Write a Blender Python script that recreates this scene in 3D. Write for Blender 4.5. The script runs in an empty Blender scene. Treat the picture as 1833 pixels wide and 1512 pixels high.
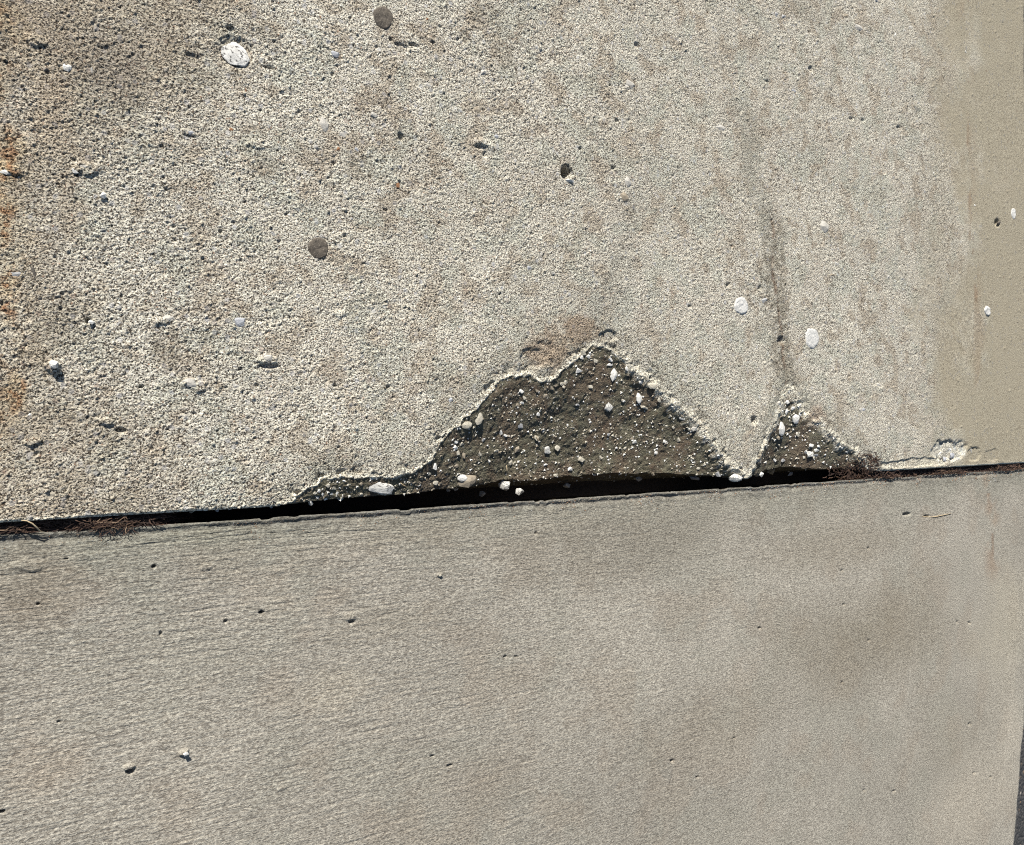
import bpy, math, random
import numpy as np
from mathutils import Vector, Matrix

# ------------------------------------------------------------------ camera, light, exposure
H_CAM = 1.0
YAW = math.radians(33.0)
FPX, CU, CV = 1400.0, 916.5, 756.0          # focal length and centre, in photo pixels (1833 x 1512)
scene = bpy.context.scene
cam_data = bpy.data.cameras.new('camera')
cam_data.sensor_width = 36.0
cam_data.lens = FPX / 1833.0 * 36.0
cam_data.clip_start = 0.01
cam_data.clip_end = 500.0
cam = bpy.data.objects.new('camera', cam_data)
scene.collection.objects.link(cam)
fwd = Vector((math.sin(YAW), 0, -math.cos(YAW)))
rgt = Vector((math.cos(YAW), 0, math.sin(YAW)))
upv = Vector((0, 1, 0))
cam.matrix_world = Matrix(((rgt.x, upv.x, -fwd.x, 0), (rgt.y, upv.y, -fwd.y, 0), (rgt.z, upv.z, -fwd.z, H_CAM), (0, 0, 0, 1)))
scene.camera = cam

SUN_ELEV = math.radians(31.0)
SUN_VEC = Vector((-0.40, 0.917, 0)).normalized() * math.cos(SUN_ELEV) + Vector((0, 0, math.sin(SUN_ELEV)))
world = bpy.data.worlds.new('World')
scene.world = world
world.use_nodes = True
wn = world.node_tree.nodes
wl = world.node_tree.links
for n in list(wn):
    wn.remove(n)
sky = wn.new('ShaderNodeTexSky')
sky.sky_type = 'NISHITA'
sky.sun_disc = False
sky.sun_elevation = SUN_ELEV
sky.sun_rotation = math.atan2(SUN_VEC.x, SUN_VEC.y)
bg = wn.new('ShaderNodeBackground')
bg.inputs['Strength'].default_value = 0.05
wo = wn.new('ShaderNodeOutputWorld')
wl.new(sky.outputs[0], bg.inputs[0])
wl.new(bg.outputs[0], wo.inputs[0])
sd = bpy.data.lights.new('sun', 'SUN')
sd.energy = 4.6
sd.angle = math.radians(0.5)
sd.color = (1.0, 0.955, 0.885)
sun = bpy.data.objects.new('sun', sd)
scene.collection.objects.link(sun)
sun.rotation_euler = SUN_VEC.to_track_quat('Z', 'Y').to_euler()
scene.view_settings.view_transform = 'Standard'
scene.view_settings.look = 'None'
scene.view_settings.gamma = 1.0
scene.view_settings.use_curve_mapping = False
scene.view_settings.exposure = 0.76
scene.cycles.use_denoising = False
scene.cycles.pixel_filter_type = 'BLACKMAN_HARRIS'
scene.cycles.filter_width = 1.1

rng = np.random.default_rng(11)
random.seed(5)


# ------------------------------------------------------------------ helpers
def depth_of(u):
    """distance along the view axis at which a ray through column u meets z = 0"""
    return H_CAM / (math.cos(YAW) - (np.asarray(u, float) - CU) / FPX * math.sin(YAW))


def at(u, v, z=0.0):
    """where the ray through a photo pixel meets the level z"""
    u = np.asarray(u, float); v = np.asarray(v, float); z = np.asarray(z, float)
    a = (u - CU) / FPX
    b = -(v - CV) / FPX
    dz = -math.cos(YAW) + a * math.sin(YAW)
    t = (z - H_CAM) / dz
    return t * (math.sin(YAW) + a * math.cos(YAW)), t * b


def u_of(x, z=0.0):
    X = np.asarray(x, float)
    dz = z - H_CAM
    f = X * math.sin(YAW) - dz * math.cos(YAW)
    r = X * math.cos(YAW) + dz * math.sin(YAW)
    return CU + FPX * r / f


def v_of(x, y, z=0.0):
    f = np.asarray(x, float) * math.sin(YAW) - (z - H_CAM) * math.cos(YAW)
    return CV - FPX * np.asarray(y, float) / f


def hash2(ix, iy, k=0):
    h = (ix.astype(np.int64) * 374761393 + iy.astype(np.int64) * 668265263 + k * 2246822519) & 0xFFFFFFFF
    h = ((h ^ (h >> 13)) * 1274126177) & 0xFFFFFFFF
    h = ((h ^ (h >> 16)) * 2654435761) & 0xFFFFFFFF
    return ((h ^ (h >> 15)) & 0xFFFFFF) / float(0xFFFFFF)


def vnoise(x, y, k=0):
    ix = np.floor(x); iy = np.floor(y)
    fx = x - ix; fy = y - iy
    fx = fx * fx * (3 - 2 * fx); fy = fy * fy * (3 - 2 * fy)
    a = hash2(ix, iy, k); b = hash2(ix + 1, iy, k); c = hash2(ix, iy + 1, k); d = hash2(ix + 1, iy + 1, k)
    return (a + (b - a) * fx) * (1 - fy) + (c + (d - c) * fx) * fy


def fbm(x, y, size, k=0, octv=4, gain=0.5):
    """0..1 noise whose largest lumps are about `size` metres"""
    s = 1.0 / size; amp = 1.0; tot = 0.0; out = 0.0
    for i in range(octv):
        c, sn = math.cos(i * 1.1 + 0.4), math.sin(i * 1.1 + 0.4)
        out = out + amp * vnoise((x * c - y * sn) * s + 17.3 * i, (x * sn + y * c) * s - 9.1 * i, k + i)
        tot += amp
        amp *= gain; s *= 2.03
    return out / tot


def worley(x, y, size, k=0):
    """distance to the nearest scattered point (in cells) and that point's random number"""
    X = x / size; Y = y / size
    ix = np.floor(X); iy = np.floor(Y)
    best = np.full(X.shape, 9.0); idv = np.zeros(X.shape)
    for dx in (-1, 0, 1):
        for dy in (-1, 0, 1):
            jx = ix + dx; jy = iy + dy
            px = jx + hash2(jx, jy, k) ; py = jy + hash2(jx, jy, k + 1)
            d = np.hypot(X - px, Y - py)
            m = d < best
            best = np.where(m, d, best)
            idv = np.where(m, hash2(jx, jy, k + 2), idv)
    return best, idv


def sstep(a, b, x):
    t = np.clip((x - a) / (b - a), 0, 1)
    return t * t * (3 - 2 * t)


def seg_dist(px, py, pts):
    """distance to a polyline"""
    best = np.full(px.shape, 1e9)
    for (ax, ay), (bx, by) in zip(pts[:-1], pts[1:]):
        dx, dy = bx - ax, by - ay
        L = dx * dx + dy * dy + 1e-12
        t = np.clip(((px - ax) * dx + (py - ay) * dy) / L, 0, 1)
        best = np.minimum(best, np.hypot(px - ax - t * dx, py - ay - t * dy))
    return best


def tag(o, label=None, cat=None, group=None, kind=None):
    if label: o['label'] = label
    if cat: o['category'] = cat
    if group: o['group'] = group
    if kind: o['kind'] = kind
    return o


def link(o, parent=None):
    scene.collection.objects.link(o)
    if parent is not None:
        o.parent = parent
    return o


# ------------------------------------------------------------------ materials
def new_mat(name):
    m = bpy.data.materials.new(name)
    m.use_nodes = True
    nt = m.node_tree
    b = nt.nodes['Principled BSDF']
    return m, nt, b


def N(nt, typ, **kw):
    n = nt.nodes.new(typ)
    for k, v in kw.items():
        setattr(n, k, v)
    return n


def ramp(nt, stops, fac, interp='LINEAR'):
    r = nt.nodes.new('ShaderNodeValToRGB')
    r.color_ramp.interpolation = interp
    els = r.color_ramp.elements
    while len(els) > 1:
        els.remove(els[-1])
    els[0].position = stops[0][0]; els[0].color = (*stops[0][1], 1)
    for p, c in stops[1:]:
        e = els.new(p); e.color = (*c, 1)
    nt.links.new(fac, r.inputs[0])
    return r.outputs[0]


def mix(nt, fac, a, b, typ='MIX'):
    m = nt.nodes.new('ShaderNodeMix')
    m.data_type = 'RGBA'; m.blend_type = typ
    for s, val in ((m.inputs[0], fac), (m.inputs[6], a), (m.inputs[7], b)):
        if hasattr(val, 'is_linked') or isinstance(val, bpy.types.NodeSocket):
            nt.links.new(val, s)
        elif isinstance(val, (int, float)):
            s.default_value = val
        else:
            s.default_value = (*val, 1)
    return m.outputs[2]


def mth(nt, op, a, b=None, clamp=False):
    m = nt.nodes.new('ShaderNodeMath'); m.operation = op; m.use_clamp = clamp
    for i, val in enumerate((a, b)):
        if val is None: continue
        if isinstance(val, bpy.types.NodeSocket): nt.links.new(val, m.inputs[i])
        else: m.inputs[i].default_value = val
    return m.outputs[0]


def noise(nt, vec, scale, detail=3, rough=0.55):
    n = nt.nodes.new('ShaderNodeTexNoise')
    n.inputs['Scale'].default_value = scale
    n.inputs['Detail'].default_value = detail
    n.inputs['Roughness'].default_value = rough
    nt.links.new(vec, n.inputs['Vector'])
    return n.outputs['Fac'], n.outputs['Color']


def voro(nt, vec, scale, feature='F1'):
    n = nt.nodes.new('ShaderNodeTexVoronoi')
    n.feature = feature
    n.inputs['Scale'].default_value = scale
    nt.links.new(vec, n.inputs['Vector'])
    return n


def attr(nt, name):
    a = nt.nodes.new('ShaderNodeAttribute')
    a.attribute_name = name
    return a


def bump(nt, height, dist, strength=1.0, prev=None):
    b = nt.nodes.new('ShaderNodeBump')
    b.inputs['Distance'].default_value = dist
    b.inputs['Strength'].default_value = strength
    nt.links.new(height, b.inputs['Height'])
    if prev is not None:
        nt.links.new(prev, b.inputs['Normal'])
    return b.outputs[0]


def slab_material(name, worn):
    """old concrete: `tone` is the stain and painted edge-shade colour of the place, `worn` how much sand shows, `broken` fresh fracture"""
    m, nt, b = new_mat(name)
    tc = N(nt, 'ShaderNodeTexCoord').outputs['Object']
    tone = attr(nt, 'tone').outputs['Color']
    wr = attr(nt, 'worn').outputs['Fac']
    br = attr(nt, 'broken').outputs['Fac']
    n1, c1 = noise(nt, tc, 330, 4, 0.65)
    n2, _ = noise(nt, tc, 900, 3, 0.6)
    v1 = voro(nt, tc, 330)      # sand grains about 3 mm
    v2 = voro(nt, tc, 620)
    d1, _ = noise(nt, tc, 520, 2, 0.5)
    d2, _ = noise(nt, tc, 210, 3, 0.6)
    if worn:
        cement = ramp(nt, [(0.34, (0.34, 0.305, 0.245)), (0.48, (0.62, 0.58, 0.475)), (0.62, (0.90, 0.86, 0.72))], n1)
        sand = ramp(nt, [(0.0, (0.06, 0.048, 0.038)), (0.08, (0.13, 0.10, 0.075)), (0.16, (0.30, 0.27, 0.23)), (0.30, (0.54, 0.51, 0.45)),
                         (0.8, (0.80, 0.77, 0.68)), (0.90, (0.46, 0.43, 0.39)), (0.96, (0.36, 0.20, 0.12)), (1.0, (0.82, 0.80, 0.74))],
                    N_sep(nt, v1.outputs['Color']))
        gf = mth(nt, 'MULTIPLY', ramp_f(nt, v1.outputs['Distance'], 0.42, 0.32), mth(nt, 'ADD', mth(nt, 'MULTIPLY', wr, 0.8), 0.05))
        col = mix(nt, gf, cement, sand)
        # coarser aggregate cut flush by wear: dark pebbles and flat grey ones
        v4 = voro(nt, tc, 125)
        id4 = N_sep(nt, v4.outputs['Color'])
        wob = mth(nt, 'ADD', v4.outputs['Distance'], mth(nt, 'MULTIPLY', mth(nt, 'SUBTRACT', n1, 0.5), 0.5))
        dk = mth(nt, 'MULTIPLY', ramp_f(nt, wob, 0.22, 0.17), mth(nt, 'LESS_THAN', id4, 0.13))
        col = mix(nt, mth(nt, 'MULTIPLY', dk, 0.85), col, (0.13, 0.105, 0.075))
        gy4 = mth(nt, 'MULTIPLY', ramp_f(nt, wob, 0.42, 0.36), mth(nt, 'GREATER_THAN', id4, 0.86))
        col = mix(nt, mth(nt, 'MULTIPLY', gy4, 0.75), col, ramp(nt, [(0.86, (0.40, 0.39, 0.37)), (0.93, (0.46, 0.46, 0.46)), (0.97, (0.62, 0.60, 0.55)), (1.0, (0.38, 0.30, 0.24))], id4))
        # dirt-filled pores between the grains
        pores = ramp_f(nt, d1, 0.455, 0.422)
        pores2 = ramp_f(nt, d2, 0.42, 0.34)
        pw = mth(nt, 'MULTIPLY', mth(nt, 'ADD', mth(nt, 'MULTIPLY', wr, 0.80), 0.16), mth(nt, 'SUBTRACT', 1.0, mth(nt, 'MULTIPLY', gy4, 0.7)))
        col = mix(nt, mth(nt, 'MULTIPLY', pores, pw), col, (0.065, 0.053, 0.040))
        col = mix(nt, mth(nt, 'MULTIPLY', pores2, mth(nt, 'MULTIPLY', pw, 0.55)), col, (0.22, 0.19, 0.15))
    else:
        mp0 = N(nt, 'ShaderNodeMapping')
        mp0.inputs['Scale'].default_value = (0.30, 1.0, 1.0)
        nt.links.new(tc, mp0.inputs['Vector'])
        e1, _ = noise(nt, mp0.outputs[0], 560, 3, 0.6)
        cement = ramp(nt, [(0.34, (0.205, 0.187, 0.155)), (0.48, (0.335, 0.310, 0.262)), (0.62, (0.50, 0.468, 0.395))], n1)
        gf2 = mth(nt, 'MULTIPLY', ramp_f(nt, v2.outputs['Distance'], 0.34, 0.2), 0.6)
        sand2 = ramp(nt, [(0.0, (0.09, 0.08, 0.065)), (0.15, (0.30, 0.275, 0.235)), (0.85, (0.44, 0.41, 0.35)), (1.0, (0.80, 0.76, 0.68))],
                     N_sep(nt, v2.outputs['Color']))
        col = mix(nt, gf2, cement, sand2)
        col = mix(nt, mth(nt, 'MULTIPLY', ramp_f(nt, e1, 0.455, 0.40), 0.65), col, (0.15, 0.13, 0.105))
        col = mix(nt, mth(nt, 'MULTIPLY', ramp_f(nt, d1, 0.40, 0.34), 0.35), col, (0.15, 0.13, 0.105))
    col = mix(nt, 1.0, col, tone, 'MULTIPLY')
    # fracture surface: dirty olive-brown mortar with grit
    fn, _ = noise(nt, tc, 60, 5, 0.7)
    fcol = ramp(nt, [(0.34, (0.095, 0.068, 0.046)), (0.48, (0.115, 0.104, 0.070)), (0.66, (0.155, 0.146, 0.100))], fn)
    v3 = voro(nt, tc, 380)
    fs = ramp(nt, [(0.0, (0.03, 0.025, 0.02)), (0.25, (0.115, 0.10, 0.068)), (0.84, (0.17, 0.155, 0.11)), (0.92, (0.6, 0.57, 0.5)), (1.0, (0.85, 0.82, 0.75))],
              N_sep(nt, v3.outputs['Color']))
    fcol = mix(nt, mth(nt, 'MULTIPLY', ramp_f(nt, v3.outputs['Distance'], 0.38, 0.25), 0.7), fcol, fs)
    f2, _ = noise(nt, tc, 14, 3, 0.6)
    fcol = mix(nt, mth(nt, 'MULTIPLY', ramp_f(nt, f2, 0.50, 0.42), 0.6), fcol, (0.135, 0.095, 0.065))
    f3, _ = noise(nt, tc, 260, 3, 0.6)
    fcol = mix(nt, mth(nt, 'MULTIPLY', ramp_f(nt, f3, 0.41, 0.37), 0.8), fcol, (0.025, 0.02, 0.015))
    col = mix(nt, br, col, fcol)
    nt.links.new(col, b.inputs['Base Color'])
    b.inputs['Roughness'].default_value = 0.93
    b.inputs['Specular IOR Level'].default_value = 0.25
    inv = mth(nt, 'SUBTRACT', 1.0, v1.outputs['Distance'])
    if worn:
        amp = mth(nt, 'ADD', mth(nt, 'MULTIPLY', wr, 0.8), 0.2)
        h = mth(nt, 'ADD', mth(nt, 'MULTIPLY', inv, 0.5), mth(nt, 'MULTIPLY', d1, 1.6))
        h = mth(nt, 'ADD', h, mth(nt, 'MULTIPLY', n1, 1.0))
        h = mth(nt, 'MULTIPLY', h, amp)
        nb = bump(nt, h, 0.0013, 1.0)
        nb = bump(nt, mth(nt, 'MULTIPLY', n2, amp), 0.0007, 1.0, nb)
    else:
        h = mth(nt, 'ADD', mth(nt, 'MULTIPLY', e1, 1.2), mth(nt, 'MULTIPLY', n1, 0.8))
        nb = bump(nt, h, 0.0013, 1.0)
        nb = bump(nt, n2, 0.0007, 1.0, nb)
    nt.links.new(nb, b.inputs['Normal'])
    return m


def N_sep(nt, colsock):
    s = nt.nodes.new('ShaderNodeSeparateColor')
    nt.links.new(colsock, s.inputs[0])
    return s.outputs[0]


def ramp_f(nt, sock, hi, lo):
    """1 below lo, 0 above hi"""
    mr = nt.nodes.new('ShaderNodeMapRange')
    mr.inputs['From Min'].default_value = lo
    mr.inputs['From Max'].default_value = hi
    mr.inputs['To Min'].default_value = 1.0
    mr.inputs['To Max'].default_value = 0.0
    nt.links.new(sock, mr.inputs['Value'])
    return mr.outputs[0]


MAT_OLD = slab_material('old_worn_concrete', True)
MAT_NEW = slab_material('broomed_concrete', False)


def stone_material(name, a, b_, scale=500, speck=0.0, bumpd=0.0006):
    m, nt, b = new_mat(name)
    tc = N(nt, 'ShaderNodeTexCoord').outputs['Object']
    geo = N(nt, 'ShaderNodeObjectInfo')
    off = N(nt, 'ShaderNodeVectorMath', operation='ADD')
    nt.links.new(tc, off.inputs[0]); nt.links.new(geo.outputs['Random'], off.inputs[1])
    n, _ = noise(nt, off.outputs[0], 1.6, 5, 0.7)
    col = ramp(nt, [(0.3, a), (0.7, b_)], n)
    if speck:
        v, _ = noise(nt, off.outputs[0], 4.2, 3, 0.6)
        col = mix(nt, mth(nt, 'MULTIPLY', ramp_f(nt, v, 0.46, 0.40), speck), col, (0.10, 0.095, 0.09))
    nt.links.new(col, b.inputs['Base Color'])
    b.inputs['Roughness'].default_value = 0.75
    nb = bump(nt, noise(nt, off.outputs[0], 4.0, 5, 0.7)[0], 0.0010, 0.8)
    nt.links.new(nb, b.inputs['Normal'])
    return m


ST = {
    'white': stone_material('pale_quartz', (0.56, 0.545, 0.50), (0.82, 0.81, 0.76), speck=0.35),
    'speck': stone_material('speckled_granite', (0.46, 0.45, 0.41), (0.72, 0.71, 0.66), speck=0.85),
    'rough': stone_material('scuffed_quartz', (0.44, 0.43, 0.40), (0.88, 0.86, 0.80), speck=1.0),
    'cream': stone_material('cream_stone', (0.34, 0.31, 0.24), (0.60, 0.56, 0.46), speck=0.3),
    'tan': stone_material('tan_stone', (0.21, 0.175, 0.125), (0.36, 0.31, 0.235)),
    'grey': stone_material('grey_stone', (0.26, 0.26, 0.26), (0.42, 0.42, 0.41)),
    'blue': stone_material('bluish_stone', (0.28, 0.29, 0.31), (0.42, 0.43, 0.45)),
    'dark': stone_material('dark_stone', (0.06, 0.055, 0.045), (0.13, 0.11, 0.09)),
    'rust': stone_material('rusty_stone', (0.20, 0.09, 0.04), (0.38, 0.20, 0.09)),
    'flush': stone_material('weathered_stone', (0.36, 0.34, 0.30), (0.52, 0.50, 0.45)),
}


def plain_material(name, a, b_, scale, rough=0.9, bd=0.0008, extra=None):
    m, nt, b = new_mat(name)
    tc = N(nt, 'ShaderNodeTexCoord').outputs['Object']
    n, _ = noise(nt, tc, scale, 5, 0.65)
    col = ramp(nt, [(0.32, a), (0.68, b_)], n)
    if extra is not None:
        v = voro(nt, tc, extra[0])
        col = mix(nt, mth(nt, 'MULTIPLY', ramp_f(nt, v.outputs['Distance'], 0.32, 0.2), extra[2]), col, extra[1])
    nt.links.new(col, b.inputs['Base Color'])
    b.inputs['Roughness'].default_value = rough
    nt.links.new(bump(nt, n, bd, 1.0), b.inputs['Normal'])
    return m


def asphalt_material():
    m, nt, b = new_mat('asphalt')
    tc = N(nt, 'ShaderNodeTexCoord').outputs['Object']
    v = voro(nt, tc, 120)
    n, _ = noise(nt, tc, 300, 4, 0.6)
    col = ramp(nt, [(0.0, (0.012, 0.012, 0.013)), (0.6, (0.045, 0.045, 0.047)), (0.93, (0.07, 0.065, 0.06)), (0.97, (0.25, 0.16, 0.08)), (1.0, (0.5, 0.48, 0.45))],
               N_sep(nt, v.outputs['Color']))
    col = mix(nt, 0.35, col, ramp(nt, [(0.3, (0.015, 0.015, 0.016)), (0.7, (0.06, 0.058, 0.055))], n))
    nt.links.new(col, b.inputs['Base Color'])
    b.inputs['Roughness'].default_value = 0.85
    h = mth(nt, 'ADD', mth(nt, 'SUBTRACT', 1.0, v.outputs['Distance']), mth(nt, 'MULTIPLY', n, 0.4))
    nt.links.new(bump(nt, h, 0.004, 1.0), b.inputs['Normal'])
    return m


MAT_ASPHALT = asphalt_material()
MAT_GUM_DARK = plain_material('blackened_gum', (0.040, 0.033, 0.026), (0.125, 0.105, 0.080), 110, 0.8, 0.0020, (380, (0.20, 0.175, 0.14), 0.7))
MAT_GUM_WHITE = plain_material('pale_gum', (0.44, 0.44, 0.42), (0.66, 0.65, 0.61), 230, 0.85, 0.0018, (480, (0.30, 0.29, 0.27), 0.65))
MAT_SOIL = plain_material('joint_soil', (0.012, 0.009, 0.007), (0.05, 0.035, 0.025), 260, 1.0, 0.003)


def fibre_material():
    m, nt, b = new_mat('dead_plant_fibre')
    a = attr(nt, 'shade')
    col = ramp(nt, [(0.0, (0.015, 0.009, 0.006)), (0.5, (0.046, 0.023, 0.015)), (0.8, (0.095, 0.054, 0.032)), (1.0, (0.24, 0.17, 0.11))], a.outputs['Fac'])
    nt.links.new(col, b.inputs['Base Color'])
    b.inputs['Roughness'].default_value = 0.85
    return m


MAT_FIBRE = fibre_material()
MAT_STRAW = plain_material('dry_straw', (0.32, 0.24, 0.14), (0.52, 0.42, 0.27), 200, 0.7)
MAT_TWIG = plain_material('dark_twig', (0.03, 0.022, 0.016), (0.07, 0.05, 0.035), 200, 0.8)

# ------------------------------------------------------------------ the lie of the land
GROUND_Z = -0.11
LOW_Z = -0.008
JOINT_Y = float(at(0, 935.5)[1])               # edge of the old slab, parallel to X
LOWY0 = float(at(0, 958, LOW_Z)[1])            # edge of the newer slab
LOWY1 = float(at(1833, 839, LOW_Z)[1])
XL0, XL1 = float(at(0, 958, LOW_Z)[0]), float(at(1833, 839, LOW_Z)[0])


def low_edge(x):
    w = (fbm(x, x * 0, 0.05, 541, 4, 0.6) - 0.5) * 0.003 - 0.0022 * sstep(0.64, 0.74, fbm(x, x * 0, 0.02, 545, 2))
    return LOWY0 + (LOWY1 - LOWY0) * (np.clip(x, -1, 3) - XL0) / (XL1 - XL0) + w


RIM = [(505, 907), (525, 897), (545, 881), (560, 870), (583, 857), (610, 855), (650, 852), (685, 848), (720, 851), (745, 845), (765, 832), (775, 815),
       (790, 795), (810, 765), (830, 746), (850, 732), (868, 710), (885, 690), (905, 675), (925, 668), (950, 672), (966, 681), (985, 682),
       (1000, 675), (1010, 660), (1025, 645), (1045, 625), (1062, 612), (1085, 614), (1105, 632), (1125, 648), (1150, 668), (1180, 694),
       (1205, 716), (1235, 742), (1262, 768), (1285, 798), (1300, 818), (1318, 836), (1335, 846)]
RIM2 = [(1341, 850), (1350, 836), (1366, 806), (1383, 768), (1394, 736), (1405, 708), (1413, 694), (1424, 712), (1440, 730), (1461, 752), (1490, 778),
        (1520, 799), (1545, 818), (1566, 836), (1580, 846)]


def wpoly(P):
    return [tuple(float(c) for c in at(u, v)) for u, v in P]


WR1, WR2 = wpoly(RIM), wpoly(RIM2)
CRACK = wpoly([(1383, 395), (1386, 440), (1383, 490), (1392, 540), (1399, 590), (1402, 640), (1411, 695)])
CRACK2 = wpoly([(1135, 380), (1120, 440), (1098, 500), (1080, 560), (1062, 612)])


def jagged(P, amp, k, step=0.003):
    """a polyline roughened with small natural jags"""
    out = []
    for (ax, ay), (bx, by) in zip(P[:-1], P[1:]):
        L = math.hypot(bx - ax, by - ay)
        n = max(1, int(L / step))
        for i in range(n):
            t = i / n
            x, y = ax + (bx - ax) * t, ay + (by - ay) * t
            nx, ny = -(by - ay) / L, (bx - ax) / L
            d = (float(fbm(np.array([x]), np.array([y]), 0.022, k, 3)[0]) - 0.5) * 2 * amp + (float(fbm(np.array([x]), np.array([y]), 0.006, k + 7, 2)[0]) - 0.5) * amp
            out.append((x + nx * d, y + ny * d))
    out.append(P[-1])
    return out


WR1 = jagged(WR1, 0.0065, 40)
WR2 = jagged(WR2, 0.008, 44)
CRACK = jagged(CRACK, 0.006, 47, 0.01)


def rim_y(x, P):
    xs = np.array([p[0] for p in P]); ys = np.array([p[1] for p in P])
    o = np.argsort(xs)
    return np.interp(x, xs[o], ys[o], left=-9, right=-9)


def make_smooth_rim(P, sig):
    xs = np.linspace(P[0][0], P[-1][0], 160)
    ys = np.maximum(rim_y(xs, P), JOINT_Y)
    ker = np.exp(-0.5 * ((xs[:, None] - xs[None, :]) / sig) ** 2)
    ker /= ker.sum(1, keepdims=True)
    return xs, ker @ ys


SM1 = make_smooth_rim(WR1, 0.055)
SM2 = make_smooth_rim(WR2, 0.03)


def spall(x, y):
    """(inside 0..1 , depth, distance to the rim with sign)"""
    depth = np.zeros(x.shape); ins = np.zeros(x.shape); sd_ = np.full(x.shape, -1.0)
    for P, SM, tan_s, lip in ((WR1, SM1, 0.29, 0.0035), (WR2, SM2, 0.29, 0.0035)):
        x0, x1 = P[0][0] - 0.06, P[-1][0] + 0.06
        y1 = max(p[1] for p in P) + 0.06
        m = (x > x0) & (x < x1) & (y < y1) & (y > JOINT_Y - 0.01)
        if not m.any():
            continue
        xx, yy = x[m], y[m]
        d = seg_dist(xx, yy, P)
        inside = yy < rim_y(xx, P)
        s = np.where(inside, d, -d)
        sm = np.interp(xx, SM[0], SM[1])
        # the lip is steep on the left and lies back on the right-hand flank
        right = sstep(P[0][0] + (P[-1][0] - P[0][0]) * 0.55, P[0][0] + (P[-1][0] - P[0][0]) * 0.72, xx)
        w = 0.0020 + 0.010 * right
        lipd = (lip + 0.006 * right) * (1 - np.exp(-np.maximum(s, 0) / w))
        fl = tan_s * (np.clip(sm - yy, 0, np.maximum(rim_y(xx, P) - yy, 0) + 0.012) * 0.6 + 0.4 * np.minimum(s, 0.12)) * np.clip(s / 0.02, 0, 1) ** 0.7
        dd = lipd + fl + (fbm(xx, yy, 0.05, 60, 3) - 0.5) * 0.010 * np.clip(s / 0.03, 0, 1)
        dd = dd + (fbm(xx, yy, 0.007, 63, 4, 0.65) - 0.5) * 0.0040 * np.clip(s / 0.01, 0, 1)
        dd = dd + right * (fbm(xx, yy, 0.012, 68, 4, 0.65) - 0.5) * 0.006 * np.clip(s / 0.004, 0, 1) * sstep(0.05, 0.01, s)
        # the last centimetre or two breaks off steeply into the joint
        back = 0.008 + 0.012 * fbm(xx, yy * 0, 0.05, 66, 3) + 0.007 * (fbm(xx, yy * 0, 0.009, 67, 3) - 0.3)
        back = back * np.clip(dd / 0.045, 0.12, 1)
        e = np.clip((JOINT_Y + back - yy) / back, 0, 1)
        dd = dd + np.where(inside, e ** 0.55 * (0.10 - dd) * 0.9, 0)
        dd = np.where(inside, np.maximum(dd, 0), 0)
        depth[m] = np.maximum(depth[m], dd)
        ins[m] = np.maximum(ins[m], np.clip(s / 0.0025, 0, 1))
        sd_[m] = np.maximum(sd_[m], s)
    return ins, depth, sd_


# pits: photo column, row, width, height in pixels, depth in metres
PITS_OLD = [(1015, 307, 16, 25, 0.022), (1350, 752, 9, 15, 0.009), (718, 243, 10, 14, .006), (695, 692, 8, 8, .005), (158, 573, 9, 10, .006),
            (412, 50, 16, 8, .004), (700, 70, 7, 7, .004), (775, 75, 7, 6, .004), (1785, 398, 9, 14, .008), (1399, 610, 12, 16, .007),
            (395, 414, 7, 8, .004), (1302, 510, 7, 7, .005), (1360, 516, 8, 8, .005), (1235, 548, 6, 6, .004), (216, 770, 20, 9, .005),
            (720, 82, 26, 8, .003), (740, 80, 18, 6, .003), (345, 100, 26, 8, .003), (485, 655, 34, 7, .004), (862, 262, 22, 8, .004),
            (1098, 300, 8, 6, .004), (868, 276, 8, 12, .004), (1040, 265, 8, 6, .004), (600, 690, 8, 6, .004), (253, 692, 10, 5, .004),
            (460, 690, 8, 6, .004), (430, 660, 8, 6, .004), (1525, 212, 8, 7, .004), (1545, 215, 7, 7, .004), (1610, 228, 8, 6, .004),
            (1140, 80, 10, 8, .004), (1105, 215, 8, 8, .004), (1375, 145, 14, 5, .003), (1452, 123, 9, 10, .004), (85, 128, 8, 8, .004), (338, 243, 24, 5, .003), (690, 375, 10, 4, .004), (421, 93, 66, 54, .0035), (480, 120, 26, 5, .004)]
PITS_NEW = [(1622, 920, 14, 5, .008), (1659, 924, 12, 4, .005), (275, 1014, 8, 5, .006), (468, 1096, 10, 6, .008), (404, 1112, 7, 5, .005),
            (630, 1113, 11, 6, .004), (4, 1453, 12, 6, .007), (232, 1381, 14, 10, .006), (1203, 1362, 7, 6, .008), (288, 1134, 5, 8, .004),
            (1359, 1124, 6, 5, .005), (1508, 1021, 4, 4, .005), (1555, 981, 4, 4, .005), (1736, 1115, 3, 5, .006), (1714, 1114, 3, 5, .006),
            (1555, 1146, 4, 4, .005), (1511, 1082, 4, 4, .005), (1248, 1391, 5, 4, .005), (1314, 1321, 4, 3, .005), (1507, 1221, 4, 3, .005),
            (1736, 1296, 4, 5, .005), (1600, 1416, 5, 4, .006), (1547, 1414, 4, 4, .005), (1773, 1391, 3, 4, .005), (1744, 1384, 4, 4, .005),
            (118, 1000, 10, 3, .003), (775, 1353, 9, 4, .004), (805, 1370, 12, 4, .004), (905, 1175, 8, 3, .004), (925, 1175, 6, 3, .004),
            (105, 1292, 6, 4, .004), (960, 954, 4, 4, .004), (68, 1081, 6, 4, .004)]


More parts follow.
